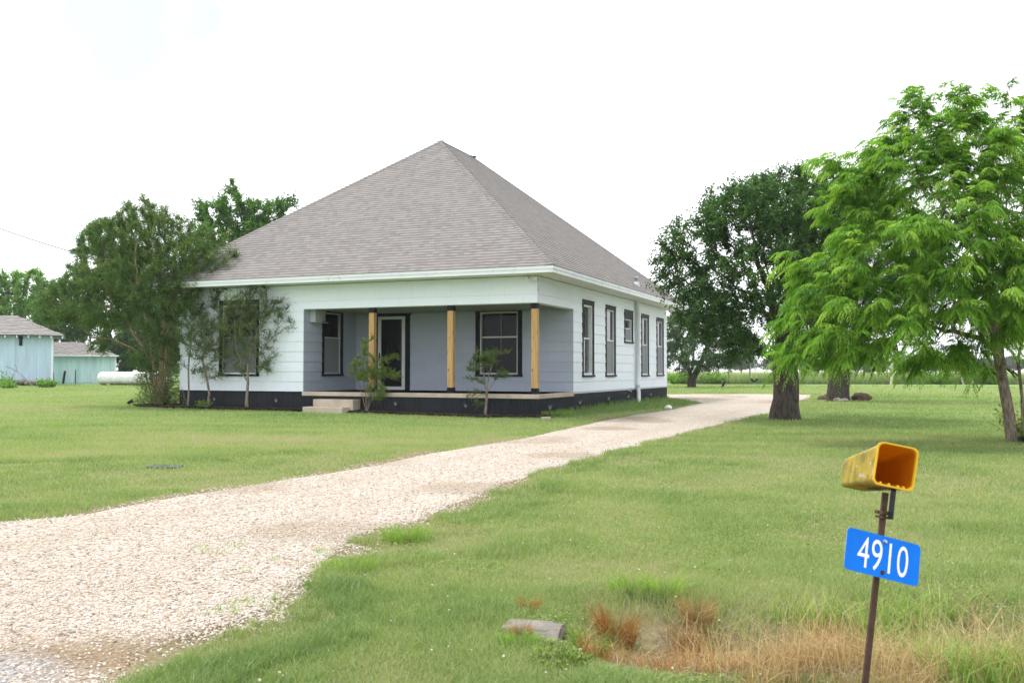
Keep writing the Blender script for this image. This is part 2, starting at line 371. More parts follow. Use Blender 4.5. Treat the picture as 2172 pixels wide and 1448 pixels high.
# mulch bed
mu = np.linspace(-.35, 13.6, 150); mw_ = np.interp(mu, MU, MW)+(vnoise(mu, mu*0, .3, 61)-.5)*.25
rows = []
for s_ in np.linspace(0, 1, 7):
    rows.append([hw(u, .2-(w2+.2)*s_)[:2] if u < 12.0 else hw(u, 1.1-(w2+1.1)*s_)[:2] for u, w2 in zip(mu, mw_)])
mv, mf = strips([np.array(rows)])
prof = np.repeat(np.sin(np.linspace(.15, 1, 7)*math.pi)**.7, len(mu))
t = NT('dark_mulch'); n = t.noise(45, 6, .75, t.pos()); col = t.ramp(n, [(.35, (.008,.006,.005)), (.6, (.028,.020,.015)), (.8, (.085,.06,.042))])
m_mulch = t.done(t.bsdf(col, .95, 0, .2, t.bump(n, 1., .05)))
mo = npmesh('mulch_bed', np.c_[mv, H(mv[:, 0], mv[:, 1])+.02+.05*prof+.03*vnoise(mv[:, 0], mv[:, 1], .15, 62)], [mf], m_mulch, smooth=True)
tag(mo, 'dark bark mulch bed along the foot of the front wall', 'flower bed', kind='structure')
nm = 9000; uu = rng.random(nm)*13.9-.35; ww = np.interp(uu, MU, MW); vv = .1-(ww+.15)*rng.random(nm)**.9
P = np.array([hw(a, b)[:2] for a, b in zip(uu, vv)]); szs = .012+.02*rng.random(nm)
t = NT('mulch_chip'); m_chip = t.done(t.bsdf(t.ramp(t.attr('tint'), [(0, (.012,.009,.007)), (.7, (.045,.03,.02)), (1, (.15,.11,.08))]), .9, 0, .2))
mc = blobs('bark_chips', P[:, 0], P[:, 1], H(P[:, 0], P[:, 1])+.07, szs, .35, rng.random(nm), m_chip, smooth=False)
tag(mc, 'small dark bark chips scattered over the flower bed', 'bark chips', kind='stuff')
# ------------------------------------------------------------------ house materials
def siding_mat(name, c, var=.05, grime=(.55,.56,.50)):
    t = NT(name); v = t.coord('Object'); vs = t.coord('Object', (55, 55, 1.2))
    gr = t.noise(1., 3, .6, vs); pan = t.attr('panel')
    lo = tuple(x*(1-var*1.6) for x in c); hi = tuple(min(.9, x*(1+var*.5)) for x in c)
    col = t.mix(.5, t.ramp(t.noise(.7, 5, .6, v), [(.3, lo), (.65, hi)]), t.ramp(pan, [(0, lo), (1, hi)]))
    col = t.mix(t.math('MULTIPLY', t.ramp(t.noise(1., 6, .7, t.coord('Object', (9, 9, .8))), [(.55, (0,0,0)), (.8, (1,1,1))]), .25), col, tuple(a*b for a, b in zip(c, grime)))
    return t.done(t.bsdf(col, .6, 0, .3, t.bump(gr, .28, .012)))
M_WHITE = siding_mat('white_siding', (.745,.80,.885), .03); M_GREY = siding_mat('blue_grey_siding', (.40,.445,.545), .06)
M_TRIM = paint('charcoal_trim', (.0085,.0095,.013), .55, .2, 2, .1, 40, spec=.15)
M_WTRIM = paint('white_trim', (.72,.755,.80), .5, .06, 2, .08, 50, (.45,.44,.38), .15)
M_SASH = paint('white_sash', (.62,.64,.67), .45, .05); M_SILV = paint('aluminium_frame', (.48,.51,.55), .4, .06, metal=.2)
M_SOFF = paint('soffit_paint', (.70,.71,.68), .7, .08, 1.2)
M_PCEIL = paint('porch_ceiling_paint', (.25,.26,.31), .7, .08)
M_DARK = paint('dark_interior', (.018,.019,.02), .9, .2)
M_CONC = paint('beige_concrete', (.50,.42,.34), .9, .18, 2.5, .5, 45, (.33,.27,.21), .25)
M_FLASH = paint('galvanised_flashing', (.42,.45,.47), .45, .15, 5, .1, metal=.5)
M_PVC = paint('white_pvc', (.68,.70,.76), .35, .05)
t = NT('corrugated_skirting'); v = t.coord('Object'); col = t.ramp(t.noise(1.5, 6, .65, t.coord('Object', (1,1,.4))), [(.3, (.010,.012,.018)), (.75, (.021,.025,.034))])
low = t.ramp(t.math('ADD', t.n('ShaderNodeSeparateXYZ', i_0=v).outputs[2], t.math('MULTIPLY', t.noise(5, 5, .6, v), .25)), [(.12, (1,1,1)), (.34, (0,0,0))])
M_SKIRT = t.done(t.bsdf(t.mix(t.math('MULTIPLY', low, .35), col, (.06,.05,.04)), .5, .15, .3))
t = NT('cedar_post'); v = t.coord('Object', (9, 9, .7)); n = t.noise(2.2, 6, .65, v); 
vk = t.n('ShaderNodeTexVoronoi', i_Scale=1.); t.set(vk.inputs['Vector'], t.coord('Object', (7, 7, 2.4)))
col = t.ramp(n, [(.3, (.36,.205,.07)), (.5, (.48,.295,.12)), (.7, (.58,.385,.175))])
col = t.mix(t.ramp(vk.outputs['Distance'], [(.07, (1,1,1)), (.15, (0,0,0))]), col, (.13,.055,.015))
M_CEDAR = t.done(t.bsdf(col, .6, 0, .3, t.bump(n, .3, .01)))
def glassmat(name, tint=(.75,.8,.8), refl=.14, see=.8, rough=.015):
    t = NT(name); fr = t.n('ShaderNodeFresnel', i_IOR=1.5)
    gl = t.n('ShaderNodeBsdfGlossy', i_Roughness=rough); tr = t.n('ShaderNodeBsdfTransparent'); t.set(tr.inputs[0], tuple(x*see for x in tint))
    wv = t.bump(t.noise(1.6, 2, .5, t.coord('Object')), .12, .02); t.set(gl.inputs['Normal'], wv)
    f = t.math('ADD', t.math('MULTIPLY', fr.outputs[0], .35), refl-.06, clamp=True)
    m = t.n('ShaderNodeMixShader'); t.set(m.inputs[0], f); t.t.links.new(tr.outputs[0], m.inputs[1]); t.t.links.new(gl.outputs[0], m.inputs[2])
    return t.done(m.outputs[0])
M_GLASS = glassmat('window_glass', refl=.06, see=.75); M_GLASSR = glassmat('reflective_glass', refl=.32, see=.6)
t = NT('insect_screen'); d = t.bsdf((.30,.33,.35), .8, 0, .2); tr = t.n('ShaderNodeBsdfTransparent'); tr.inputs[0].default_value = (.8,.82,.82,1)
m = t.n('ShaderNodeMixShader'); m.inputs[0].default_value = .72; t.t.links.new(tr.outputs[0], m.inputs[1]); t.t.links.new(d, m.inputs[2]); M_SCREEN = t.done(m.outputs[0])
t = NT('asphalt_shingle'); uv = t.n('ShaderNodeUVMap', uv_map='uv').outputs[0]; sp = t.n('ShaderNodeSeparateXYZ'); t.set(sp.inputs[0], uv)
row = t.math('FLOOR', sp.outputs[1]); wn = t.n('ShaderNodeTexWhiteNoise', noise_dimensions='1D'); t.set(wn.inputs['W'], row)
colm = t.math('FLOOR', t.math('ADD', t.math('DIVIDE', sp.outputs[0], .19), t.math('MULTIPLY', wn.outputs['Value'], 9.)))
cb = t.n('ShaderNodeCombineXYZ'); t.set(cb.inputs[0], colm); t.set(cb.inputs[1], row); w2 = t.n('ShaderNodeTexWhiteNoise', noise_dimensions='2D'); t.set(w2.inputs['Vector'], cb.outputs[0])
c0 = t.ramp(w2.outputs['Value'], [(0, (.150,.141,.137)), (.25, (.183,.173,.168)), (.6, (.210,.199,.193)), (.85, (.245,.233,.227)), (1, (.222,.192,.178))])
c0 = t.mix(t.math('MULTIPLY', t.noise(.5, 4, .6, t.coord('Object')), .5), c0, (.195,.180,.172))
c0 = t.mix(.25, c0, t.ramp(t.noise(90, 3, .7, t.coord('Object')), [(.3, (.08,.07,.07)), (.7, (.36,.33,.32))]))
M_SHING = t.done(t.bsdf(c0, .92, 0, .2, t.bump(t.noise(120, 3, .7, t.coord('Object')), .5, .01)))
M_BUTT = paint('shingle_edge', (.12,.11,.107), .95, .2)  # cut asphalt edge, coloured darker to draw the shadow line under each course

house = empty('house', (X0, Y0, 0), 'white hip roofed farmhouse with open corner porch and black window trim', 'house', rz=-TH)
# local frame: x = -u (to the right along the front), y = v (towards the back)
def fmap(plane, c):
    """(s, z, out) -> local point. plane f: wall facing the front at v=c; r: facing right at u=c; l: facing left; k: facing back."""
    return {'f': lambda s, z, o: (-s, c-o, z), 'r': lambda s, z, o: (-c+o, s, z), 'l': lambda s, z, o: (-c-o, s, z), 'k': lambda s, z, o: (-s, c+o, z)}[plane]
FLIP = {'f': True, 'r': False, 'l': True, 'k': False}
def lap_wall(name, plane, c, s0, s1, z0, z1, mat, holes=(), e=.017, parent=house, base=3.3245, exp=.2968, seed=0):
    g = fmap(plane, c); V, Fq, pan = [], [], []; rr = random.Random(seed)
    zs = sorted({z0, z1, *[base+exp*k for k in range(-10, 1) if z0 < base+exp*k < z1], *[q for q in (3.6593,) if z0 < q < z1]})
    rows = list(zip(zs[:-1], zs[1:]))
    for a, b in rows:
        cuts = sorted({a, b, *[z for h in holes for z in h[2:] if a < z < b]})
        o1 = rr.random()*1.22; seams = [s0+o1+1.22*k for k in range(-1, 14)]
        tones = {}
        for p, q in zip(cuts[:-1], cuts[1:]):
            iv = [(s0, s1)]
            for h in holes:
                if h[2] < (p+q)/2 < h[3]:
                    iv = [seg for (m, n) in iv for seg in ((m, min(n, h[0])), (max(m, h[1]), n)) if seg[1]-seg[0] > 1e-4]
            for m, n in iv:
                pts = [m]+[x for x in seams if m+.02 < x < n-.02]+[n]
                for i, (x, y) in enumerate(zip(pts[:-1], pts[1:])):
                    x2 = x+(.0008 if i else 0); y2 = y-(.0008 if i < len(pts)-2 else 0)
                    key = int((x+.01-s0-o1)//1.22); tn = tones.setdefault(key, rr.random())
                    oa = e*(1-(p-a)/(b-a))+.001; ob = e*(1-(q-a)/(b-a))+.001
                    k = len(V); V += [g(x2, p, oa), g(y2, p, oa), g(y2, q, ob), g(x2, q, ob)]
                    Fq.append((k, k+1, k+2, k+3)); pan += [tn]*4
                    if p == a:
                        k = len(V); V += [g(x2, p, -.006), g(y2, p, -.006), g(y2, p, oa), g(x2, p, oa)]; Fq.append((k, k+1, k+2, k+3)); pan += [tn]*4
    Fq = np.array(Fq)
    if FLIP[plane]: Fq = Fq[:, ::-1]
    return npmesh(name, np.array(V), [Fq], mat, parent, attrs=dict(panel=pan))

HOLES_R = [(3.78, 4.83, 1.16, 3.36), (6.20, 7.24, 1.16, 3.36), (8.45, 9.46, 2.34, 3.33), (10.77, 11.78, 1.14, 3.30), (13.14, 14.20, 1.14, 3.30)]
lap_wall('siding', 'f', 0, UP, W_, ZS, 3.80, M_WHITE, [(9.13, 10.46, 1.2, 3.31)], seed=1)['label'] = 'white siding panel wall left of the porch'
lap_wall('siding', 'f', 0, 0, UP-.0001, ZB, 3.80, M_WHITE, seed=1)['label'] = 'white siding band above the porch opening'
lap_wall('siding', 'r', 0, 0, PD, ZB, 3.80, M_WHITE, seed=3)['label'] = 'white siding band over the side of the porch'
lap_wall('siding', 'r', 0, PD, L_H, ZS, 3.80, M_WHITE, HOLES_R, seed=3)['label'] = 'white side wall with four tall windows'
lap_wall('siding', 'l', W_, 0, L_H, ZS, 3.80, M_WHITE, seed=5); lap_wall('siding', 'k', L_H, 0, W_, ZS, 3.80, M_WHITE, seed=6)
lap_wall('porch_wall', 'r', UP, 0, PD, ZS, 3.10, M_GREY, [(1.02, 1.97, 1.2, 3.10)], seed=7)
DOORH = (5.56, 6.62, ZS, 3.03); PWIN = (1.70, 3.05, 1.2, 3.09)
lap_wall('porch_wall', 'f', PD, 0, UP, ZS, 3.10, M_GREY, [DOORH, PWIN], seed=8)
mb = MB(); mb.box(-UP-.004, -UP+.016, -.016, .0, ZS, ZB); mb.build('corner_board', M_GREY, house)     # wall ends at the porch
mb = MB(); mb.box(.002, .018, PD-.018, PD, ZS, ZB); mb.build('corner_board', M_GREY, house)
mb = MB(); mb.box(-UP, .0, .012, .20, ZB-.012, ZB+.3); mb.box(-.2, -.012, .2, PD-.02, ZB-.011, ZB+.3); mb.build('porch_beam', M_WTRIM, house)
mb = MB(); mb.box(-UP+.01, -.2, .2, PD-.01, 3.10, 3.14)
for k in range(1, 20): mb.box(-UP+.01, -.2, .2+k*.135, .2+k*.135+.008, 3.094, 3.10)
mb.build('porch_ceiling', M_PCEIL, house)
# interior shell so that the panes look into dark rooms
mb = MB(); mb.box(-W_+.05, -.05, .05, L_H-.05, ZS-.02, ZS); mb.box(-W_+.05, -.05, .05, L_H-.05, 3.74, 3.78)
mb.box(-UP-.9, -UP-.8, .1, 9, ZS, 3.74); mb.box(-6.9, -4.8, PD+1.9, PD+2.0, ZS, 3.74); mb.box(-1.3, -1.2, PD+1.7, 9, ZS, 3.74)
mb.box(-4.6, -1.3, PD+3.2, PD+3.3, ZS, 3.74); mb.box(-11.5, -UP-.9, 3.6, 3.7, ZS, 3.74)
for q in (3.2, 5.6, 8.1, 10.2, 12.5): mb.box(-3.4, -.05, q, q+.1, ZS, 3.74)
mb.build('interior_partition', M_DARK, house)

def window(plane, c, s0, s1, z0, z1, rail, tw=.105, top=.12, screen=True, glass=M_GLASS, sash=M_SASH, label=None, sill=True, deep=.09, sw=.04, hood=True):
    """s0..z1 = outer edge of the dark trim"""
    g = fmap(plane, c); fl = FLIP[plane]
    def bx(m, a, b, p, q, o0, o1):
        A, B = g(a, p, o0), g(b, q, o1); m.box(A[0], B[0], A[1], B[1], A[2], B[2])
    m = MB()
    bx(m, s0, s0+tw, z0+.06, z1-top, -.01, .030); bx(m, s1-tw, s1, z0+.06, z1-top, -.01, .030); bx(m, s0-.006, s1+.006, z1-top, z1, -.01, .034)
    if hood: bx(m, s0-.025, s1+.025, z1, z1+.025, -.01, .05)
    # reveal
    i0, i1, j0, j1 = s0+tw, s1-tw, z0+.06, z1-top
    tr = m.build('window', M_TRIM, house)
    if label: tr['label'] = label
    if sill:
        m = MB(); bx(m, s0-.02, s1+.02, z0, z0+.058, -.01, .06); m.build('sill', M_TRIM, tr)
    m = MB()
    for (a, b, p, q) in ((i0+.001, i0+sw, j0, j1), (i1-sw, i1-.001, j0, j1), (i0+sw, i1-sw, j0, j0+sw*1.2), (i0+sw, i1-sw, j1-sw, j1)): bx(m, a, b, p, q, -deep-.03, -.004 if screen is not None else .0)
    bx(m, i0+sw, i1-sw, rail-.022, rail+.022, -deep-.01, -deep+.03); m.build('sash', sash, tr)
    m = MB(); A = [g(*q, -deep-.005) for q in ((i0+sw, rail), (i1-sw, rail), (i1-sw, j1-sw), (i0+sw, j1-sw))]; m.quad(A if not fl else A[::-1]); m.build('pane', glass, tr)
    m = MB(); A = [g(*q, -deep+.012) for q in ((i0+sw, j0+sw), (i1-sw, j0+sw), (i1-sw, rail), (i0+sw, rail))]; m.quad(A if not fl else A[::-1]); m.build('pane', glass, tr)
    if screen:
        m = MB(); A = [g(*q, -.035) for q in ((i0+sw, j0+sw), (i1-sw, j0+sw), (i1-sw, rail-.02), (i0+sw, rail-.02))]; m.quad(A if not fl else A[::-1]); m.build('screen', M_SCREEN, tr)
    return tr
window('r', 0, 3.73, 4.88, 1.085, 3.42, 2.28, screen=False, glass=M_GLASSR, sash=M_WTRIM, deep=.12, sw=.05, label='tall side window nearest the porch, without a screen')
window('r', 0, 6.14, 7.30, 1.08, 3.415, 2.28, glass=M_GLASSR, deep=.05)
window('r', 0, 8.39, 9.52, 2.25, 3.40, 2.77, top=.3, glass=M_GLASSR, label='small high side window beside the white pipe')
window('r', 0, 10.71, 11.83, 1.06, 3.38, 2.25, glass=M_GLASSR, deep=.05); window('r', 0, 13.08, 14.26, 1.06, 3.37, 2.25, glass=M_GLASSR, deep=.05)
window('f', 0, 9.04, 10.54, 1.10, 3.40, 2.28, label='front window with charcoal trim behind the crape myrtle')
window('r', UP, .93, 2.07, 1.11, 3.093, 2.29, top=.03, sash=M_SILV, deep=.06, label='narrow window on the inner side wall of the porch', hood=False)
pw = window('f', PD, 1.604, 3.145, 1.10, 3.093, 2.30, tw=.14, top=.03, screen=False, sash=M_SASH, deep=.1, label='wide porch window with a pull cord', hood=False)
mb = MB(); mb.tube([(-2.32, PD+.07, 3.0), (-2.325, PD+.07, 2.3), (-2.33, PD+.07, 1.75)], .006, 5); mb.build('cord', M_SASH, pw)
mb = MB(); mb.box(-2.86, -1.8, PD+.12, PD+.14, 2.92, 2.945); mb.build('curtain_rail', M_SILV, pw)
# door
mb = MB(); mb.box(-6.725, -6.615, PD-.032, PD+.01, ZS, 2.86); mb.box(-5.565, -5.43, PD-.032, PD+.01, ZS, 2.86)
mb.box(-6.75, -5.41, PD-.036, PD+.01, 2.86+.16, 3.06); mb.box(-6.725, -5.43, PD-.032, PD+.01, 2.86, 3.02); mb.box(-6.80, -5.36, PD-.07, PD+.01, 3.06, 3.09)
mb.box(-6.615, -6.58, PD-.03, PD+.1, ZS, 3.0); mb.box(-5.6, -5.565, PD-.03, PD+.1, ZS, 3.0)
door = mb.build('door', M_TRIM, house); door['label'] = 'white framed storm door with charcoal surround'
mb = MB(); a0, a1 = -6.59, -5.60; z0, z1 = ZS+.01, 3.0
mb.box(a0, a0+.115, PD-.045, PD-.008, z0, z1); mb.box(a1-.115, a1, PD-.045, PD-.008, z0, z1); mb.box(a0+.115, a1-.115, PD-.043, PD-.01, z0, z0+.105); mb.box(a0+.115, a1-.115, PD-.043, PD-.01, z1-.095, z1)
mb.build('storm_door_frame', M_SASH, door, .006)
mb = MB(); mb.quad([(a0+.1, PD-.02, z0+.1), (a1-.1, PD-.02, z0+.1), (a1-.1, PD-.02, z1-.09), (a0+.1, PD-.02, z1-.09)]); mb.build('pane', M_GLASS, door)
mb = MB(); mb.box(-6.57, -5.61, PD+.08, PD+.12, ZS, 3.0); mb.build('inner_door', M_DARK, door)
M_LEAD = paint('etched_oval_glass', (.16,.18,.19), .25, .1)
mb = MB(); mb.tube([(-6.09+.2*math.cos(q*math.pi/16), PD+.075, 1.85+.62*math.sin(q*math.pi/16)) for q in range(33)], .012, 6); mb.build('oval_light', M_LEAD, door)
mb = MB(); mb.box(-6.545, -6.505, PD-.055, PD-.045, 1.62, 1.84); mb.tube([(-6.525, PD-.06, 1.7), (-6.525, PD-.1, 1.7), (-6.44, PD-.1, 1.70)], .01, 6); mb.build('handle', M_TRIM, door)

# porch floor, posts
mb = MB(); mb.box(-UP-.02, .045, -.05, PD-.002, ZS-.122, ZS); pf = mb.build('porch_floor', M_CONC, house, .012)
for u in (5.125, 2.607, .112):
    mb = MB(); mb.box(-.082, .082, -.082, .082, .155, 2.44-.155); p = mb.build('post', M_CEDAR, house, .006); p.location = (-u, .10, ZS)
    for za, zb in ((.0, .16), (2.28, 2.43)):
        mb = MB(); mb.box(-.087, .087, -.087, .087, za, zb)
        for sx in (-.05, .05):
            for sz in (.03, .12): mb.box(sx-.006, sx+.006, -.091, -.086, za+sz, za+sz+.012)
        mb.build('post_bracket', M_TRIM, p)
# corrugated skirting
def corr(name, plane, c, s0, s1, z0, z1, mat, pitch=.068, amp=.011):
    g = fmap(plane, c); n = int((s1-s0)/pitch*8); s = np.linspace(s0, s1, n); o = amp*np.sin(s*2*math.pi/pitch)+.004*np.sin(s*3.1)
    o = o*(.75+.5*vnoise(s, s*0, .8, 71))
    V = np.array([g(a, z, b+.004) for z in (z0, z1) for a, b in zip(s, o)]); i = np.arange(n-1); Fq = np.stack([i, i+1, i+1+n, i+n], -1)
    return npmesh(name, V, [Fq[:, ::-1] if FLIP[plane] else Fq], mat, house, True)
corr('skirting', 'f', -.0, UP, W_, -.15, ZS-.03, M_SKIRT); corr('skirting', 'f', .0, .0, UP, -.15, ZS-.122, M_SKIRT); corr('skirting', 'r', -.0, .0, L_H, -.15, ZS-.122, M_SKIRT); corr('skirting', 'l', W_, 0, L_H, -.1, ZS, M_SKIRT)
corr('skirting', 'r', -.0, PD+.05, L_H, ZS-.121, ZS-.02, M_SKIRT)
mb = MB(); mb.box(-W_, -UP, -.03, .0, ZS-.035, ZS-.002); mb.build('skirting_cap', M_TRIM, house)
mb = MB(); mb.box(.0, .024, PD+.06, L_H+.01, ZS-.055, ZS+.004); mb.build('flashing', M_FLASH, house)
# roof
RZ, R0, RL, ZE, EX = 9.40, 6.154, 2.64, 3.99, .142
def roof():
    V, Fq, mi, UV = [], [], [], []
    Wm = W_/2; eo = OV+.03
    C = [(Wm*2+eo, -eo), (-eo, -eo), (-eo, L_H+eo), (Wm*2+eo, L_H+eo)]    # (u,v): front-left, front-right, back-right, back-left
    A, B = (Wm, R0), (Wm, R0+RL)
    for (p0, p1, q0, q1) in ((C[0], C[1], A, A), (C[1], C[2], A, B), (C[2], C[3], B, B), (C[3], C[0], B, A)):
        P0, P1, Q0, Q1 = [np.array([-a[0], a[1], z]) for a, z in ((p0, ZE), (p1, ZE), (q0, RZ), (q1, RZ))]
        e1 = (P1-P0); nrm = np.cross(e1, (Q0-P0)); nrm /= np.linalg.norm(nrm)
        up = (Q0+Q1)/2-(P0+P1)/2; n = int(np.linalg.norm(up-(e1/np.linalg.norm(e1))*np.dot(up, e1/np.linalg.norm(e1)))/EX); ed = e1/np.linalg.norm(e1)
        for i in range(n):
            t0, t1 = i/n, (i+1)/n; lf = .011; off = nrm*lf; off2 = nrm*.002
            a, b, c, d = P0+(Q0-P0)*t0, P1+(Q1-P1)*t0, P1+(Q1-P1)*t1, P0+(Q0-P0)*t1
            k = len(V); V += [a+off, b+off, c+off2, d+off2]; Fq.append((k, k+1, k+2, k+3)); mi.append(0)
            u_ = [float(np.dot(x-P0, ed)) for x in (a, b, c, d)]; UV += [(u_[0], i+.02), (u_[1], i+.02), (u_[2], i+.98), (u_[3], i+.98)]
            k = len(V); V += [a-nrm*.004, b-nrm*.004, b+off, a+off]; Fq.append((k, k+1, k+2, k+3)); mi.append(1); UV += [(0, 0)]*4
    me = bpy.data.meshes.new('roof'); me.from_pydata([tuple(v) for v in V], [], Fq); me.polygons.foreach_set('material_index', mi)
    me.uv_layers.new(name='uv').data.foreach_set('uv', [c for q in UV for c in q]); me.update()
    ro = link('roof', me, [M_SHING, M_BUTT], house)
    mb = MB()
    def caps(a, b, s1, s2):
        a, b = np.array(a, float), np.array(b, float); L = np.linalg.norm(b-a); n = int(L/.15); t = (b-a)/L
        for i in range(n):
            p = a+(b-a)*(i/n); q = a+(b-a)*((i+1.25)/n); up = np.array([0, 0, 1.])
            for sgn, s in ((1, s1), (-1, s2)):
                s = np.array(s, float); s /= np.linalg.norm(s)
                wd = .17; x0 = p+up*.034; y0 = p+s*wd+up*.022; x1 = q+up*.016; y1 = q+s*wd+up*.006
                uvk = (i*.19+.05, 500+sgn*7+int(a[0]*3)); f = [x0, y0, y1, x1]; f2 = [x0-up*.02, y0-up*.02, y0, x0]
                mb.quad(f if sgn > 0 else f[::-1], 0, [uvk]*4); mb.quad(f2 if sgn > 0 else f2[::-1], 1)
    sl = (RZ-ZE)/(R0+eo); sl2 = (RZ-ZE)/(Wm+eo)
    A3, B3 = (-Wm, R0, RZ), (-Wm, R0+RL, RZ)
    Lh = lambda s, z: (s[0], s[1], z)
    for c, apex in ((C[0], A3), (C[1], A3), (C[2], B3), (C[3], B3)):
        c3 = np.array([-c[0], c[1], ZE]); xin = 1 if c[0] > Wm else -1; yin = 1 if c[1] < 5 else -1
        s_front = (xin*1., 0, 0); s_side = (0, yin*1., 0)          # horizontal directions inside the two slopes meeting on the hip
        if xin*yin < 0: caps(c3, apex, s_side, s_front)
        else: caps(c3, apex, s_front, s_side)
    caps(A3, B3, (1, 0, -sl2), (-1, 0, -sl2))
    mb.build('ridge_cap', [M_SHING, M_BUTT], ro)
    # eave boards
    mb = MB(); o = OV
    for k, (oo, za, zb_, th) in enumerate(((o, 3.812, 3.905, .03), (o+.018, 3.905, 3.995, .045))):
        mb.box(-W_-oo, oo, -oo, -oo+th, za, zb_); mb.box(-W_-oo, oo, L_H+oo-th, L_H+oo, za, zb_)
        mb.box(oo-th, oo, -oo+th, L_H+oo-th, za, zb_); mb.box(-W_-oo, -W_-oo+th, -oo+th, L_H+oo-th, za, zb_)
    mb.build('fascia', M_WTRIM, ro)
    mb = MB(); i = o-.03
    mb.box(-W_-i, i, -i, .02, 3.815, 3.83); mb.box(-W_-i, i, L_H-.02, L_H+i, 3.815, 3.83); mb.box(-.02, i, .02, L_H-.02, 3.815, 3.83); mb.box(-W_-i, -W_+.02, .02, L_H-.02, 3.815, 3.83)
    mb.build('soffit', M_SOFF, ro)
    mb = MB(); q = np.array((-Wm+(Wm+OV)*.94, 9.1)); zz = RZ-(RZ-ZE)*(q[0]+Wm)/(Wm+eo)
    mb.lathe((q[0], q[1], zz-.1), [(.055, 0), (.055, .30), (.08, .31), (.08, .37), (.03, .41)], 14); mb.lathe((q[0], q[1], zz-.1), [(.12, 0), (.11, .18), (.065, .22)], 14); mb.build('vent_pipe', M_FLASH, ro)
roof()
# pipes, lamps and small fittings
mb = MB(); mb.tube([(.10, 9.9, 3.80), (.10, 9.9, 1.1), (.10, 9.9, .72)], .073, 18); mb.tube([(.10, 9.9, .76), (.10, 9.9, .62), (.125, 9.88, .5), (.125, 9.88, .10)], [.082, .082, .075, .075], 18)
mb.build('drain_pipe', M_PVC, house)
mb = MB(); mb.tube([(.03, 9.70, 3.80), (.03, 9.70, .7)], .016, 8); mb.box(0, .03, 9.66, 9.74, 3.7, 3.76); mb.build('conduit', M_WTRIM, house)
mb = MB(); mb.lathe((-.09, -.15, 3.76), [(.05, 0), (.05, .05)], 12)
for s_ in (-1, 1): mb.tube([(-.09+.03*s_, -.15, 3.755), (-.09+.085*s_, -.18, 3.745), (-.09+.12*s_, -.25, 3.70)], [.02, .035, .06], 12)
mb.build('flood_light', M_SOFF, house)
mb = MB(); mb.tube([(-1.66, -.1, 3.815), (-1.66, -.1, 3.78), (-1.63, -.1, 3.75), (-1.66, -.1, 3.73), (-1.69, -.1, 3.75)], .007, 6); mb.build('hook', M_SASH, house)
mb = MB(); mb.box(-UP, -UP+.2, .30, .62, 2.74, 3.09); mb.box(-UP, -UP+.14, .62, .92, 2.77, 3.09); mb.box(-UP, -UP+.23, .28, .94, 2.715, 2.74); mb.build('meter_box', paint('grey_box', (.42,.46,.47), .5), house, .006)
mb = MB(); mb.tube([(.01, 8.9, ZS-.07), (.09, 8.9, ZS-.07), (.12, 8.9, ZS-.12)], .022, 8); mb.tube([(.09, 8.9, ZS-.07), (.09, 8.9, ZS+.0)], .012, 6); mb.box(.06, .12, 8.87, 8.93, ZS, ZS+.012); mb.build('outdoor_tap', M_FLASH, house)

# ------------------------------------------------------------------ concrete steps
st = MB(); st.box(-7.03, -5.42, -.70, -.09, -.05, .45); st.box(-7.20, -5.42-.45, -1.15, -.70, -.05, .245); st.box(-7.03+.0, -5.42-.45, -.72, -.70, .245, .45)
st = MB(); st.box(-6.74, -5.40, -.50, -.085, -.05, .45); st.box(-6.82, -5.50, -.90, -.50, -.05, .245)
sto = st.build('porch_steps', M_CONC, None, .015); sto.location = (X0, Y0, 0); sto.rotation_euler = (0, 0, -TH)
tag(sto, 'two beige concrete steps standing before the porch floor', 'steps')
# ------------------------------------------------------------------ trees
def env_sample(lobes, n, rg, hollow=.35):
    """lobes: (x,y,z, rx,ry,rz); points biased to the outside of each lobe"""
    vol = np.array([l[3]*l[4]*l[5] for l in lobes])**.8; ch = rg.choice(len(lobes), n, p=vol/vol.sum())
    d = rg.normal(size=(n, 3)); d /= np.linalg.norm(d, axis=1)[:, None]; r = (hollow+(1-hollow)*rg.random(n))**.6
    L = np.array(lobes)[ch]; return L[:, :3]+d*r[:, None]*L[:, 3:]
def grow(trunks, attr, step, kill, rg, trop=.12, wob=.25, maxit=140):
    P, par = [], []
    for tr in trunks:
        last = -1
        for k, q in enumerate(tr):
            if k == 0 and P and isinstance(q, int): last = q; continue
            P.append(np.array(q, float)); par.append(last); last = len(P)-1
    n0 = len(P); A = attr.copy(); P = list(P)
    pp = np.array(P); d = np.linalg.norm(A[:, None]-pp[None], axis=2); ni = d.argmin(1); nd = d.min(1)
    for it in range(maxit):
        keep = nd > kill; A, ni, nd = A[keep], ni[keep], nd[keep]
        if len(A) == 0: break
        pp = np.array(P); un, inv = np.unique(ni, return_inverse=True); acc = np.zeros((len(un), 3)); dv = A-pp[ni]; dv /= np.linalg.norm(dv, axis=1)[:, None]
        np.add.at(acc, inv, dv); acc /= np.linalg.norm(acc, axis=1)[:, None]+1e-9
        acc = acc+np.array([0, 0, trop])+rg.normal(size=acc.shape)*wob; acc /= np.linalg.norm(acc, axis=1)[:, None]
        new = pp[un]+acc*step; base = len(P); P += list(new); par += list(un)
        D = np.linalg.norm(A[:, None]-new[None], axis=2); j = D.argmin(1); m = D.min(1); b = m < nd; nd[b] = m[b]; ni[b] = base+j[b]
        if it > 25: nd[rg.random(len(nd)) < .02] = 0
    return np.array(P), np.array(par), n0
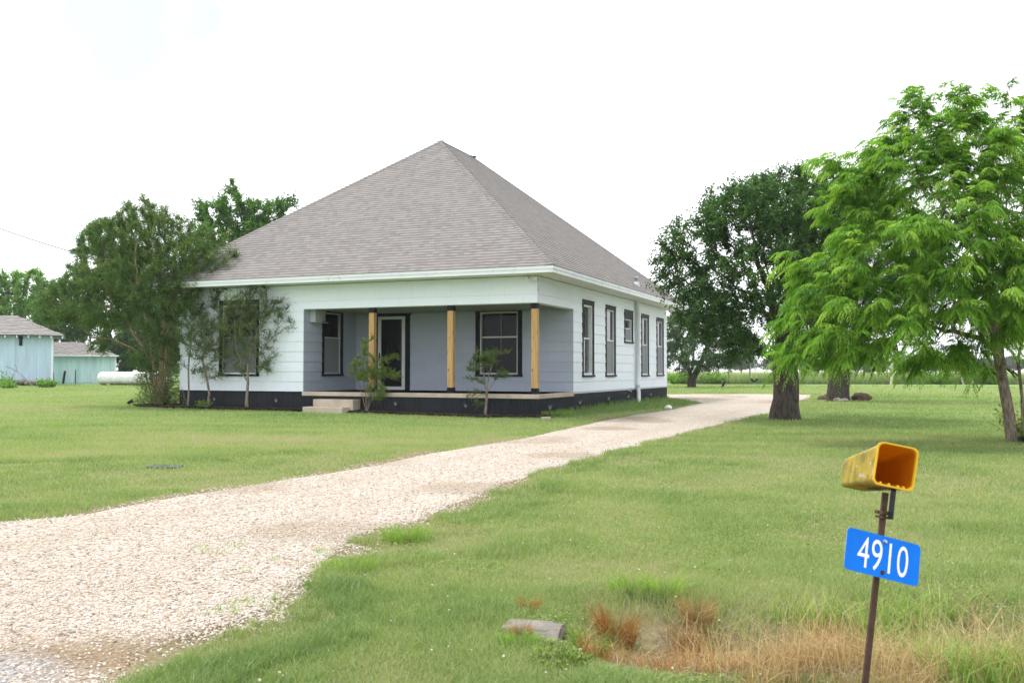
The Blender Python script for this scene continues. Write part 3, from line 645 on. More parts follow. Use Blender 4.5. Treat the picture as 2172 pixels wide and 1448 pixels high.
def skeleton_mesh(name, P, par, rad, mat, parent, rmin=0., nside=(5, 9, 18), bumpy=.0, smooth=True):
    n = len(P); ch = [[] for _ in range(n)]
    for i, p in enumerate(par):
        if p >= 0: ch[p].append(i)
    main = [-1]*n
    for i in range(n):
        if ch[i]: main[i] = max(ch[i], key=lambda c: rad[c])
    V, Fq, off = [], [], 0
    starts = [i for i in range(n) if par[i] < 0 or main[par[i]] != i]
    for s in starts:
        chain = ([par[s]] if par[s] >= 0 else [])+[s]; c = s
        while main[c] >= 0: c = main[c]; chain.append(c)
        rr = np.array([rad[q] for q in chain]);
        if par[s] >= 0: rr[0] = min(rr[0], rr[1]*1.25)
        if rr.max() < rmin or len(chain) < 2: continue
        pts = P[chain]; ns = nside[0] if rr.max() < .035 else nside[1] if rr.max() < .12 else nside[2]
        tg = np.gradient(pts, axis=0); tg /= np.linalg.norm(tg, axis=1)[:, None]+1e-9
        a = np.cross(tg, [0.31, .95, .05]); a /= np.linalg.norm(a, axis=1)[:, None]+1e-9; b = np.cross(tg, a)
        w = np.arange(ns)*2*math.pi/ns
        rad2 = rr[:, None]*np.ones((1, ns))
        if bumpy and ns > 8: rad2 = rad2*(1+bumpy*(vnoise(w[None]*3.5+0*rr[:, None], pts[:, 2:3]*3.+0*w[None], 1., 5)-.5)*2)
        ring = pts[:, None]+rad2[..., None]*(a[:, None]*np.cos(w)[None, :, None]+b[:, None]*np.sin(w)[None, :, None])
        m = len(chain); V.append(ring.reshape(-1, 3)); I = np.arange(m*ns).reshape(m, ns)+off; off += m*ns
        J = np.roll(I, -1, 1); Fq.append(np.stack([I[:-1], J[:-1], J[1:], I[1:]], -1).reshape(-1, 4))
    return npmesh(name, np.vstack(V), [np.vstack(Fq)], mat, parent, smooth)
def radii(P, par, tip, base_r, power=None):
    n = len(P); cnt = np.zeros(n); hasch = np.zeros(n, bool); hasch[par[par >= 0]] = True
    for i in range(n-1, -1, -1):
        if not hasch[i]: cnt[i] += 1
        if par[i] >= 0: cnt[par[i]] += cnt[i]
    mx_ = max(cnt[par < 0].max(), 2); ex = math.log(base_r/tip)/math.log(mx_); return tip*cnt**ex, cnt
def norm(a): return a/(np.linalg.norm(a, axis=-1, keepdims=True)+1e-9)
def leaf_quads(pos, dirv, nrm, ln, wd, fold=.25):
    side = norm(np.cross(dirv, nrm)); nrm = norm(np.cross(side, dirv)); ln = ln[:, None]; wd = wd[:, None]
    mid = pos+dirv*ln*.45; V = np.stack([pos, mid+side*wd*.5+nrm*wd*fold, pos+dirv*ln-nrm*ln*.12, mid-side*wd*.5+nrm*wd*fold], 1)
    return V
def emit(name, V, tint, mat, parent):
    n = len(V); Fq = np.arange(n*4).reshape(n, 4); return npmesh(name, V.reshape(-1, 3), [Fq], mat, parent, attrs=dict(tint=np.repeat(tint, 4)))
def sprays(P, par, cnt, cen, rg, maxcnt=3, nsp=3, target=0, L=.4, nl=10, ll=.055, lw=.028, up=.15, out=.5, spread=.9, clump=.35, droop=.25, tipvar=.15):
    idx = np.where((cnt <= maxcnt) & (par >= 0))[0]
    if target: idx = rg.choice(idx, max(1, int(target/nl)))
    else: idx = np.repeat(idx, nsp)
    g = norm(P[idx]-P[par[idx]]); o = norm(P[idx]-cen)
    f = rg.random(len(idx))[:, None]; org = P[idx]*(1-f)+P[par[idx]]*f
    d = norm(g*.6+o*out+rg.normal(size=g.shape)*spread*.6+np.array([0, 0, up])); Ls = L*(.5+.7*rg.random(len(idx)))
    nt_ = rg.random(len(P))[idx]                    # one tone per twig cluster
    k = (np.arange(nl)+.5)/nl
    t = (k[None]+rg.normal(size=(len(idx), nl))*.06)
    pos = org[:, None]+d[:, None]*(t*Ls[:, None])[..., None]; pos[..., 2] -= droop*(t**2)*Ls[:, None]
    sd = norm(np.cross(d, rg.normal(size=d.shape)))[:, None]*(np.where(np.arange(nl) % 2, 1, -1)[None, :, None]); sd2 = norm(rg.normal(size=pos.shape))
    ld = norm(d[:, None]*.55+sd*.7+sd2*.55+np.array([0, 0, -droop*.6])); nr = norm(np.array([0, 0, .8])+rg.normal(size=pos.shape)*.6)
    sh = pos.shape[0]*nl; lnn = ll*(.6+.7*rg.random(sh)); lww = lw*(.6+.7*rg.random(sh))
    tint = np.clip(.5+clump*(nt_[:, None]-.5)*1.6+(t-.5)*tipvar+(rg.random((len(idx), nl))-.5)*.45, 0, 1).ravel()
    return leaf_quads(pos.reshape(-1, 3), ld.reshape(-1, 3), nr.reshape(-1, 3), lnn, lww), tint, (org, d, Ls, droop)
def twig_mesh(name, tw, r, mat, parent):
    org, d, Ls, droop = tw; n = len(org); t = np.array([0, .5, 1.]); pts = org[:, None]+d[:, None]*(t[None]*Ls[:, None])[..., None]; pts[..., 2] -= droop*t[None]**2*Ls[:, None]
    a = norm(np.cross(d, [.3, .9, .1])); b = norm(np.cross(d, a)); rr = r*np.array([1, .7, .3])
    ring = np.stack([pts+rr[None, :, None]*(a[:, None]*math.cos(w)+b[:, None]*math.sin(w)) for w in (0, 2.09, 4.19)], 2)
    I = np.arange(n*9).reshape(n, 3, 3); J = np.roll(I, -1, 2); Fq = np.stack([I[:, :-1], J[:, :-1], J[:, 1:], I[:, 1:]], -1).reshape(-1, 4)
    return npmesh(name, ring.reshape(-1, 3), [Fq], mat, parent, True)
def pxlobes(Y, items, dy=None):
    """survey of a crown: picture centre and half sizes of each bough group at distance Y; dy = offset in depth"""
    out = []; s = Y/F
    for it in items:
        x, y, rx, ry = it[:4]; o = it[4] if len(it) > 4 else 0.; rd = it[5] if len(it) > 5 else rx*s
        c = at(x, y, Y); out.append((c[0]*(Y+o)/Y, Y+o, HC+(c[2]-HC)*(Y+o)/Y, rx*s, rd, ry*s))
    return out

G_DARK = [(0, (.018,.045,.016)), (.5, (.042,.088,.030)), (1, (.085,.145,.050))]
M_L_A = leafmat('broad_dark_leaf', [(0, (0.020,0.056,0.019)), (.5, (0.048,0.110,0.035)), (1, (0.103,0.188,0.057))], .5)
M_L_D = leafmat('feathery_bright_leaf', [(0, (0.070,0.176,0.017)), (.45, (0.152,0.318,0.031)), (.8, (0.238,0.408,0.051)), (1, (0.312,0.465,0.072))], .45)
M_L_C = leafmat('grey_green_leaf', [(0, (0.033,0.078,0.031)), (.5, (0.075,0.146,0.060)), (1, (0.143,0.221,0.096))], .3)
M_L_L = leafmat('crape_myrtle_leaf', [(0, (0.031,0.077,0.019)), (.45, (0.077,0.149,0.038)), (.85, (0.138,0.209,0.058)), (1, (0.182,0.187,0.074))], .35)
M_L_S = leafmat('young_crape_leaf', [(0, (0.039,0.077,0.023)), (.5, (0.098,0.168,0.046)), (.9, (0.182,0.252,0.078)), (1, (0.280,0.266,0.130))], .3)
M_L_Y = leafmat('shrub_lime_leaf', [(0, (0.084,0.154,0.026)), (.5, (0.182,0.280,0.046)), (1, (0.294,0.378,0.078))], .4)
M_L_T = leafmat('tall_tree_leaf', [(0, (0.031,0.084,0.018)), (.5, (0.070,0.168,0.034)), (1, (0.140,0.266,0.060))], .4)
M_L_B = leafmat('bright_far_leaf', [(0, (0.060,0.150,0.019)), (.5, (0.135,0.285,0.039)), (1, (0.240,0.405,0.072))], .4)
M_BK_D = barkmat('dark_rough_bark', (.048,.039,.034), 1.1, 1.); M_BK_G = barkmat('grey_bark', (.16,.13,.105), 1.6, .7); M_BK_T = barkmat('tan_bark', (.20,.145,.095), 1.5, .4); M_BK_P = barkmat('pale_bark', (.38,.34,.29), 2, .4)

def make_tree(name, label, base, trunks, lobes, mat_leaf, mat_bark, nattr, step, kill, tip, base_r, seed, cat='tree', group=None, flare=.5, rmin=0., bumpy=.0, twigs=0., trop=.12, wob=.25, tr=None, floor=None, **sp):
    rg = np.random.default_rng(seed); base = np.array(base, float)
    root = empty(name, tuple(base), label, cat, group)
    A = env_sample(lobes, nattr, rg)-base
    if floor is not None: A = A[A[:, 2] > floor]
    T = [[q if isinstance(q, int) else np.array(q, float) for q in t] for t in trunks]
    P, par, n0 = grow(T, A, step, kill, rg, trop, wob)
    rad, cnt = radii(P, par, tip, base_r)
    if flare: rad = rad*(1+flare*np.exp(-np.maximum(P[:, 2], 0)/(.9*base_r)))
    if tr is not None: rad[:len(tr)] = np.maximum(rad[:len(tr)], tr)
    skeleton_mesh('trunk', P, par, rad, mat_bark, root, rmin, bumpy=bumpy)
    cen = A.mean(0)-np.array([0, 0, .6])
    V, tint, tw = sprays(P, par, cnt, cen, rg, **sp)
    if floor is not None:
        k = V[:, 2, 2] > floor-.4; V, tint = V[k], tint[k]
    crown = emit('crown', V, tint, mat_leaf, root)
    if twigs: twig_mesh('twigs', tw, twigs, mat_bark, root)
    return root, P, par, cnt, rad
def rel(base, px, py, Y, dz=0): return at(px, py, Y)-np.array(base)

# big dark tree by the drive (A)
bA = gp(1665, 889); YA = bA[1]
bA = np.array([bA[0], bA[1], bA[2]-.03])
tA = [[(0,0,-.1), (.0,0,.25), (.03,.0,.6), (.04,.03,1.0), (.03,.05,1.45), (.05,.05,1.85)]]
lA = pxlobes(YA, [(1688,372,14,16,.3,.3), (1700,345,7,12,.3,.2), (1545,402,18,14,0,.4), (1500,432,18,16,0,.4), (1442,482,20,14,0,.4), (1400,555,20,12,0,.4), (1392,520,10,8,0,.2), (1612,385,24,12,.2,.4), (1640,735,26,20,-.6,.5), (1545,745,24,16,-.8,.4), (1600,470,110,95,-.5,1.6), (1660,430,105,75,.5,1.7), (1480,520,85,70,-.3,1.2), (1455,590,70,55,.2,1.1), (1500,660,75,55,-.6,1.1), (1570,690,80,60,-.9,1.2), (1720,540,110,110,.2,1.9), (1620,590,130,80,-1.2,1.5), (1740,430,75,70,.9,1.2), (1540,440,60,45,.4,1.), (1700,690,70,60,.8,1.4), (1430,545,40,30,0,.6)])
make_tree('tree', 'large dark green tree with thick black trunk beside the gravel drive', bA, tA, lA, M_L_A, M_BK_D, 2000, .15, .22, .004, .31, 21, flare=.38, bumpy=.16, maxcnt=6, target=66000, L=.40, nl=10, ll=.095, lw=.048, up=.1, out=.45, clump=.5, droop=.2)
# tree with ring of stones (B)
bB = gp(1777, 851); YB = bB[1]
tB = [[(0,0,-.1), (.02,0,.5), (.06,0,1.1), (.18,.0,1.7), (.25,0,2.3)], [3, (-.3,.2,2.3), (-.6,.2,2.9)]]
lB = pxlobes(YB, [(1835,405,60,42,0,1.6), (1770,400,50,38,0,1.4), (1800,430,95,65,0,2.2), (1760,520,110,90,.5,2.4), (1860,520,120,100,0,2.4), (1840,640,130,70,-.5,2.2), (1720,480,60,60,.6,1.3), (1730,640,70,60,.5,1.4), (1900,620,90,80,0,2)])
make_tree('tree', 'dark tree ringed with stones standing behind the big drive tree', bB, tB, lB, M_L_A, M_BK_D, 1800, .22, .34, .005, .36, 22, flare=.3, bumpy=.14, maxcnt=6, target=60000, L=.55, nl=11, ll=.11, lw=.055, up=.1)
# far tree behind the house (C)
bC = gp(1467, 822); YC = bC[1]
tC = [[(0,0,-.1), (0,0,.5), (-.1,0,1.0), (-.45,0,1.9), (-.7,0,2.6)], [2, (.1,.1,1.3), (.15,.1,2.4)], [1, (.35,0,1.1), (.75,0,1.9), (1.0,0,2.6)], [1, (.0,.2,.9), (-.9,.3,2.1)]]
lC = pxlobes(YC, [(1480,775,55,16,-.3,1.6), (1530,765,55,20,0,1.6), (1440,725,40,30,.4,1.4), (1460,700,70,50,0,2.), (1520,690,70,50,.5,2.), (1550,740,55,35,0,1.6), (1430,750,60,40,0,1.5), (1500,650,50,32,0,1.5), (1490,750,70,35,-1.,1.5), (1575,735,30,40,0,1.)])
make_tree('tree', 'grey green spreading tree forking low at the edge of the field', bC, tC, lC, M_L_C, M_BK_D, 1300, .22, .34, .007, .27, 23, flare=.15, maxcnt=6, target=48000, L=.5, nl=9, ll=.13, lw=.07, up=.1)
# feathery bright tree at the right edge (D)
bD = gp(2148, 938); YD = bD[1]
tD = [[(0,0,-.1), (-.06,0,.5), (-.16,0,1.1), (-.24,.02,1.6), (-.34,.05,2.2), (-.38,.1,3.0)], [0, (.12,.25,.1), (.08,.28,.7), (.0,.3,1.3), (-.04,.3,2.1), (.1,.3,3.2)], [0, (.25,.1,.1), (.24,.1,.8), (.2,.15,1.5), (.5,.2,2.6)], [2, (-.3,-.3,1.5), (-.75,-.45,1.85), (-1.3,-.5,2.0)]]
lD = pxlobes(YD, [(1958,188,22,16,.1,.3), (2005,172,14,20,.1,.3), (1935,245,24,18,.1,.4), (1750,345,36,10,0,.3), (1690,520,20,12,0,.3), (1650,765,22,12,-.8,.3), (2095,200,16,18,0,.3), (2145,182,18,14,0,.3), (1895,275,26,14,0,.4), (1800,420,30,16,0,.4), (1660,700,24,12,-.5,.3), (2060,470,150,120,-.3,1.6), (1990,330,110,80,.2,1.2), (2030,235,85,60,.2,.8), (2130,260,90,75,0,1.1), (1860,420,110,75,0,1.1), (1900,540,150,80,-.6,1.4), (1780,600,100,65,-.3,1.0), (1760,690,105,60,-.7,1.0), (1880,660,150,75,-.5,1.5), (2020,640,120,80,-.8,1.4), (1720,752,75,32,-.8,.7), (1840,735,110,40,-.6,1.2), (2090,330,80,60,-.4,.9), (1880,360,90,60,0,.9), (2170,560,90,90,-.8,1.2), (1990,540,110,80,-1.2,1.), (1830,350,70,28,0,.5), (2200,450,150,160,0,1.8), (2260,640,120,110,0,1.6), (1700,545,50,28,0,.5), (2110,620,90,70,.8,1.2), (1960,745,80,35,.9,1.), (1935,300,80,60,.2,.9), (2000,420,140,110,.4,1.4), (2150,400,110,100,.3,1.4), (2110,560,120,90,-.5,1.4), (1960,215,34,24,.1,.4), (2140,205,40,22,0,.5), (2330,480,110,130,0,1.5), (2060,740,60,40,-.9,.7)])
rg = np.random.default_rng(24); rootD = empty('tree', tuple(bD), 'bright green feathery leaved tree with several leaning stems at right edge', 'tree')
A = env_sample(lD, 2000, rg, .3)-bD
P, par, n0 = grow([[q if isinstance(q, int) else np.array(q, float) for q in t_] for t_ in tD], A, .14, .21, rg, .02, .22)
rad, cnt = radii(P, par, .003, .088); rad = rad*(1+.2*np.exp(-np.maximum(P[:, 2], 0)/.12)); lim = np.array([.098, .095, .09, .085, .075, .055]); rad[:6] = np.maximum(rad[:6], lim)
skeleton_mesh('trunk', P, par, rad, M_BK_G, rootD, bumpy=.1)
def pinnate(P, par, cnt, cen, rg, maxcnt=5, nshoot=2900, per=7, L=.215, pairs=6, ll=.080, lw=.021):
    idx = np.where((cnt <= maxcnt) & (par >= 0))[0]; idx = rg.choice(idx, nshoot); f = rg.random(nshoot)[:, None]
    g = norm(P[idx]-P[par[idx]]); o = norm((P[idx]-cen)*np.array([1, 1, .35])); org0 = P[idx]*(1-f)+P[par[idx]]*f
    ax0 = norm(g*.35+o*.9+rg.normal(size=g.shape)*.48+np.array([0, 0, .22])); SL = .20+.28*rg.random(nshoot); tone0 = rg.random(nshoot); Vs, Ts = [], []
    for q in range(per):
        tq = (q+.6)/per; org = org0+ax0*(tq*SL)[:, None]; org[:, 2] -= .35*tq*tq*SL
        tn = ax0.copy(); tn[:, 2] -= .7*tq; tn = norm(tn); sv = norm(np.cross(ax0, [0, 0, 1.])); sg = 1 if q % 2 else -1
        d = norm(tn*.75+sv*sg*(.75*(1-.5*tq))+rg.normal(size=tn.shape)*.16+np.array([0, 0, .12])); Ls = L*(.7+.5*rg.random(nshoot)); dro = .40+.45*rg.random(nshoot)
        sdv = norm(np.cross(d, [0, 0, 1.])+rg.normal(size=d.shape)*.15)
        for k in range(pairs+1):
            t = (k+1.2)/(pairs+1.2); pos = org+d*(t*Ls)[:, None]; pos[:, 2] -= dro*t*t*Ls
            tan = d.copy(); tan[:, 2] -= 2*dro*t; tan = norm(tan)
            for s_ in ((-1, 1) if k < pairs else (0,)):
                ld = norm(tan*(.70 if s_ else 1)+sdv*s_*.65+np.array([0, 0, -.28])+rg.normal(size=tan.shape)*.1); nr = norm(np.array([0, 0, 1.])+sdv*s_*.3+rg.normal(size=tan.shape)*.2)
                sc = .7+.5*math.sin(math.pi*min(.95, t*.85+.08)); Vs.append(leaf_quads(pos, ld, nr, ll*sc*(.8+.4*rg.random(nshoot)), lw*sc*(.8+.4*rg.random(nshoot)), .15)); Ts.append(np.clip(.36+1.0*(tone0-.5)+.22*tq+(rg.random(nshoot)-.5)*.25, 0, 1))
    return np.concatenate(Vs), np.concatenate(Ts)
V, tint = pinnate(P, par, cnt, A.mean(0)-np.array([.2, 0, .5]), rg)
emit('crown', V, tint, M_L_D, rootD)
# old crape myrtle by the left corner of the house (L)
bL = np.append(hw(W_+.75, -.05)[:2], 0); bL[2] = float(H(bL[0], bL[1])); YL = bL[1]
def stem(*pts): return [0]+[tuple(p) for p in pts]
tL = [[(0,0,-.1), (.05,-.05,.5), (.10,-.1,1.4), (.12,-.1,2.4), (.3,-.1,3.2)], stem((-.18,.05,.15), (-.28,.0,.9), (-.42,-.05,1.7), (-.95,-.1,2.5), (-1.5,-.1,3.0)), stem((.22,.05,.15), (.26,.0,1.0), (.36,0,2.0), (.5,0,3.0)), stem((-.05,-.2,.15), (-.1,-.3,1.1), (-.2,-.35,2.2), (-.4,-.4,3.2)), stem((.1,.25,.15), (.02,.3,1.2), (-.1,.35,2.4), (-.1,.4,3.3)), stem((-.3,.2,.15), (-.55,.3,.9), (-.62,.3,1.3), (-1.0,.3,1.85), (-1.7,.3,2.15), (-2.4,.3,2.2)), stem((.32,-.1,.1), (.40,-.12,1.2), (.55,-.2,2.3)), stem((.18,-.22,.1), (.24,-.26,1.1), (.3,-.3,2.2), (.45,-.3,3.0)), stem((-.12,.1,.1), (-.16,.08,1.2), (-.3,.05,2.3), (-.5,0,3.1)), stem((.10,.1,.1), (.16,.1,1.3), (.2,.1,2.6))]
lL = pxlobes(YL, [(335,442,20,12,0,.4), (205,492,18,14,0,.4), (90,645,22,12,0,.4), (505,575,14,12,-.5,.3), (270,440,20,12,.1,.4), (400,470,24,16,0,.5), (180,530,20,14,0,.4), (310,760,34,26,-.2,.5), (370,745,26,30,-.3,.5), (210,740,30,12,.3,.4), (400,605,60,20,-1.,.7), (460,603,45,15,-.9,.5), (345,612,50,22,-.9,.7), (475,560,40,34,-.7,.6), (490,585,26,18,-.8,.4), (440,640,55,24,-.7,.6), (400,655,50,26,-.7,.8), (370,590,70,50,-.8,1.), (345,700,45,40,-.3,.8), (330,500,95,60,0,1.4), (400,560,85,60,-.5,1.4), (445,530,50,45,-.3,.9), (260,510,80,60,.3,1.2), (300,590,110,60,-.4,1.5), (215,590,70,55,0,1.1), (150,640,60,45,0,.9), (120,665,45,30,0,.7), (220,665,80,40,-.3,1.1), (350,640,70,35,-.6,1.), (460,590,40,28,-.3,.6), (300,460,60,40,.3,.9), (430,610,60,30,-.3,.8), (330,470,45,40,0,.7)])
rt = make_tree('crape_myrtle', 'old crape myrtle with many bare stems at left corner of the house', bL, tL, lL, M_L_L, M_BK_T, 2600, .14, .20, .0035, .12, 25, flare=.0, bumpy=.1, tr=[.115, .11, .10, .09, .07], maxcnt=6, target=150000, L=.30, nl=10, ll=.055, lw=.030, up=.2, out=.4, clump=.35, droop=.1, tipvar=.3)
rg = np.random.default_rng(5); rootL = rt[0]
# suckers with leaves round the foot of the stems
n = 900; a = rg.random(n)*6.283; q = np.stack([np.cos(a)*.42*(.4+rg.random(n)), np.sin(a)*.35*(.4+rg.random(n))-.1, .1+2.1*rg.random(n)**1.4], 1); d = norm(np.stack([np.cos(a), np.sin(a), .5+0*a], 1)+rg.normal(size=q.shape)*.5)
m_ = 9; t_ = (np.arange(m_)+.5)/m_; pos = q[:, None]+d[:, None]*(t_*.32)[None, :, None]; ld = norm(d[:, None]*.5+rg.normal(size=pos.shape)*.7); s_ = n*m_
emit('suckers', leaf_quads(pos.reshape(-1, 3), ld.reshape(-1, 3), norm(np.array([0, 0, .7])+rg.normal(size=(s_, 3))*.6), .055*(.6+.7*rg.random(s_)), .03*(.6+.7*rg.random(s_))), np.clip(rg.random(s_)*.7+.15, 0, 1), M_L_S, rootL)
# trees behind and left
def simple(name, label, px, Y, lobes, mat, bark, nattr, step, kill, tip, br, seed, **k):
    b = at(px, 800, Y); b[2] = float(H(b[0], b[1])); top = min(l[2]-l[5] for l in lobes)-b[2]; hgt = max(.8, top+.6)
    return make_tree(name, label, b, [[(0,0,-.1), (.05,0,hgt*.5), (.0,.05,hgt)]], lobes, mat, bark, nattr, step, kill, tip, br, seed, **k)
simple('tree', 'tall tree with upright leafy shoots rising behind the roof', 520, 50, pxlobes(50, [(500,440,38,36,0,1.6), (560,455,52,30,0,1.6), (495,402,14,30,0,.5), (455,460,42,30,0,1.4), (605,435,22,20,0,.8), (480,520,80,60,0,2.4), (570,520,70,60,0,2.2), (430,440,24,14,0,.6), (500,600,90,60,0,2.4)]), M_L_T, M_BK_G, 1500, .26, .38, .006, .3, 31, maxcnt=6, target=45000, L=.62, nl=11, ll=.15, lw=.085, up=.5, out=.25, clump=.25)
simple('tree', 'dense shade tree between the teal shed and the house', 262, 84, pxlobes(84, [(285,720,90,52,0,2.6), (300,762,70,28,-.5,1.8), (350,760,50,36,0,1.6), (250,640,75,60,0,2.4), (320,640,70,70,0,2.4), (280,560,80,60,0,2.4), (200,560,55,50,0,1.6), (230,500,55,45,0,1.6), (310,720,75,45,-.5,2.), (180,520,25,25,0,.8), (340,770,50,25,0,1.2)]), M_L_T, M_BK_D, 1600, .3, .44, .008, .20, 32, maxcnt=6, target=120000, L=.6, nl=11, ll=.20, lw=.115, up=.1, clump=.35)
simple('tree', 'bright leafy tree rising behind the blue shed', 20, 92, pxlobes(92, [(20,650,60,50,0,2.6), (60,600,40,30,0,1.6), (0,605,45,35,0,2.), (70,665,45,40,0,2.), (-50,630,60,60,0,2.6), (20,720,70,50,0,2.6)]), M_L_B, M_BK_G, 1100, .38, .55, .01, .35, 33, maxcnt=6, target=40000, L=.8, nl=10, ll=.24, lw=.13, up=.2, clump=.3)
simple('tree', 'darker rounded tree between the blue shed roof and the crape myrtle', 135, 88, pxlobes(88, [(125,650,45,60,0,2.), (160,680,45,45,0,2.), (105,690,35,45,0,1.8), (150,600,24,24,0,1.)]), M_L_T, M_BK_D, 900, .38, .55, .01, .3, 34, maxcnt=6, target=32000, L=.75, nl=10, ll=.22, lw=.12, up=.1)
simple('tree', 'second dark trunk under the shade tree behind the tank', 281, 86, pxlobes(86, [(330,690,60,70,0,2.2), (290,600,70,60,0,2.2)]), M_L_T, M_BK_D, 900, .34, .5, .009, .22, 35, maxcnt=6, target=45000, L=.6, nl=10, ll=.17, lw=.1)

# young crape myrtles and shrubs in the flower bed
def bed(u, v): q = hw(u, v); q[2] = float(H(q[0], q[1]))+.05; return q
def bush(name, label, u, v, px_off, stems, lobes, mat, bark, seed, cat='shrub', group=None, nattr=260, step=.09, kill=.14, tip=.0026, br=.03, **k):
    b = bed(u, v); Y = b[1]; lb = pxlobes(Y, lobes)
    kw = dict(maxcnt=4, nsp=3, L=.22, nl=9, ll=.042, lw=.022, up=.25, out=.4, clump=.25, droop=.05, twigs=.0018, wob=.22, flare=.3); kw.update(k)
    return make_tree(name, label, b, stems, lb, mat, bark, nattr, step, kill, tip, br, seed, cat, group, **kw)
bush('crape_myrtle', 'young pale tipped crape myrtle in front of the front window', 9.15, -.42, 540, [[(0,0,-.05), (.0,0,.3), (.03,0,.75), (.02,0,1.15), (.05,0,1.45)], [2, (-.12,0,1.0), (-.2,.05,1.4)]], [(515,772,26,18,0,.4), (565,775,22,16,0,.4), (540,700,52,52,0,.75), (500,690,42,42,0,.6), (575,680,42,42,0,.6), (535,650,60,32,0,.6), (500,640,30,20,0,.4), (605,645,34,20,0,.35), (620,690,22,14,0,.3), (475,670,22,22,0,.3), (560,745,30,22,0,.5), (505,740,30,24,0,.45), (640,645,12,7,0,.15), (540,615,30,14,0,.3)], M_L_S, M_BK_G, 41, 'tree', nattr=1000, br=.042, step=.08, kill=.11, target=28000, ll=.038, lw=.02, flare=.6)
bush('crape_myrtle', 'slender crape myrtle with curved stem left of the front window', 10.55, -.5, 468, [[(0,0,-.05), (.05,0,.4), (-.02,0,.8), (-.12,0,1.2), (-.2,0,1.5)]], [(462,795,20,16,0,.3), (440,780,22,20,0,.35), (440,730,36,42,0,.5), (470,745,28,34,0,.45), (445,690,34,24,0,.4), (415,745,22,22,0,.35), (480,700,22,24,0,.3)], M_L_S, M_BK_G, 42, 'tree', nattr=500, br=.035, target=8500)
bush('crape_myrtle', 'thin crape myrtle with splayed bare stems near the left corner', 11.35, -.45, 420, [[(0,0,-.05), (.02,0,.5), (.0,0,1.1), (.02,0,1.6)], [0, (-.15,0,.45), (-.35,0,.95), (-.6,0,1.5)], [0, (-.2,.05,.4), (-.55,.05,.8), (-.8,.05,1.0)]], [(418,785,16,16,0,.3), (418,720,30,46,0,.4), (395,700,24,30,0,.35), (440,690,18,26,0,.3), (405,660,24,18,0,.3), (385,770,8,8,0,.15)], M_L_S, M_BK_G, 43, 'tree', nattr=400, br=.028, target=6500, twigs=0)
bush('shrub', 'lime green upright shrub beside the concrete steps', 5.0, -.42, 795, [[(0,0,-.05), (-.03,0,.5), (-.08,0,1.0), (-.1,0,1.5)], [0, (.08,.05,.4), (.16,.03,1.0), (.2,.05,1.5)], [0, (-.1,-.05,.4), (-.25,0,.9), (-.3,0,1.3)], [0, (.03,-.08,.5), (.05,-.05,1.1)], [0, (.15,-.05,.35), (.35,-.05,.7)]], [(775,745,13,22,0,.25), (765,775,22,16,0,.25), (790,790,22,26,0,.3), (770,800,22,16,0,.25), (815,790,22,20,0,.25), (835,760,14,6,0,.15), (790,720,5,12,0,.1), (830,800,22,10,0,.2), (800,830,22,18,0,.3), (745,797,12,5,0,.15)], M_L_Y, M_BK_G, 44, nattr=420, step=.07, kill=.10, br=.02, target=14000, maxcnt=6, L=.16, nl=10, ll=.034, lw=.017, up=.5, flare=.1, trop=.3)
bush('crape_myrtle', 'small sparse crape myrtle before the wide porch window', 1.35, -.40, 1010, [[(0,0,-.05), (.03,0,.3), (.05,0,.6), (.09,0,1.0), (.2,0,1.4)], [2, (.0,.05,.8), (-.05,.05,1.3)], [2, (.25,0,.9), (.4,0,1.2)]], [(1035,765,22,22,0,.3), (1013,760,12,20,0,.2), (1048,752,15,14,0,.2), (1075,748,12,7,0,.12), (995,805,13,8,0,.15), (1065,797,16,10,0,.2), (1005,780,14,18,0,.2), (1000,840,12,8,0,.12), (1015,855,8,12,0,.1)], M_L_S, M_BK_G, 45, 'tree', nattr=300, br=.035, target=5200, L=.17, step=.08, kill=.12)
def weed(name, label, pos, rx, hgt, n, mat, seed, cat='weed', ll=.06, lw=.035, group=None):
    rg = np.random.default_rng(seed); root = empty(name, tuple(pos), label, cat, group); a = rg.random(n)*6.283; r = rx*rg.random(n)**.5; k = 7
    org = np.stack([np.cos(a)*r*.4, np.sin(a)*r*.4, 0*a], 1); d = norm(np.stack([np.cos(a)*r/rx, np.sin(a)*r/rx, .4+rg.random(n)], 1)); L = hgt*(.5+.6*rg.random(n)); t = (np.arange(k)+1)/k
    pos_ = org[:, None]+d[:, None]*(t[None]*L[:, None])[..., None]; ld = norm(d[:, None]*.5+rg.normal(size=pos_.shape)*.7); m = n*k
    emit('foliage', leaf_quads(pos_.reshape(-1, 3), ld.reshape(-1, 3), norm(np.array([0, 0, .9])+rg.normal(size=(m, 3))*.5), ll*(.6+.7*rg.random(m)), lw*(.6+.7*rg.random(m))), rg.random(m), mat, root)
    twig_mesh('stems', (org, d, L, 0.), .003*max(1, hgt*3), M_BK_T, root); return root
weed('weed', 'low leafy green weed growing at the foot of the slender crape myrtle', bed(10.5, -.75), .22, .25, 40, M_L_Y, 3)
b1 = gp(100, 822); weed('weed', 'green weedy bush at the right foot of the blue shed', b1, .75, .55, 110, M_L_B, 4, 'bush', .16, .10)
b1 = gp(18, 824); weed('weed', 'small green weed in the rubble at the left edge of blue shed', b1, .5, .45, 40, M_L_B, 6, 'bush', .16, .10)
b1 = gp(3, 822); weed('weed', 'taller leafy weed cut by the left edge of picture beside blue shed', b1, .45, .95, 45, M_L_B, 7, 'bush', .16, .10)
b1 = gp(2160, 925); weed('weed', 'green sprouts at the foot of feathery tree stems', bD+np.array([.3,.05,0]), .25, .75, 60, M_L_Y, 8, 'weed', .07, .04)
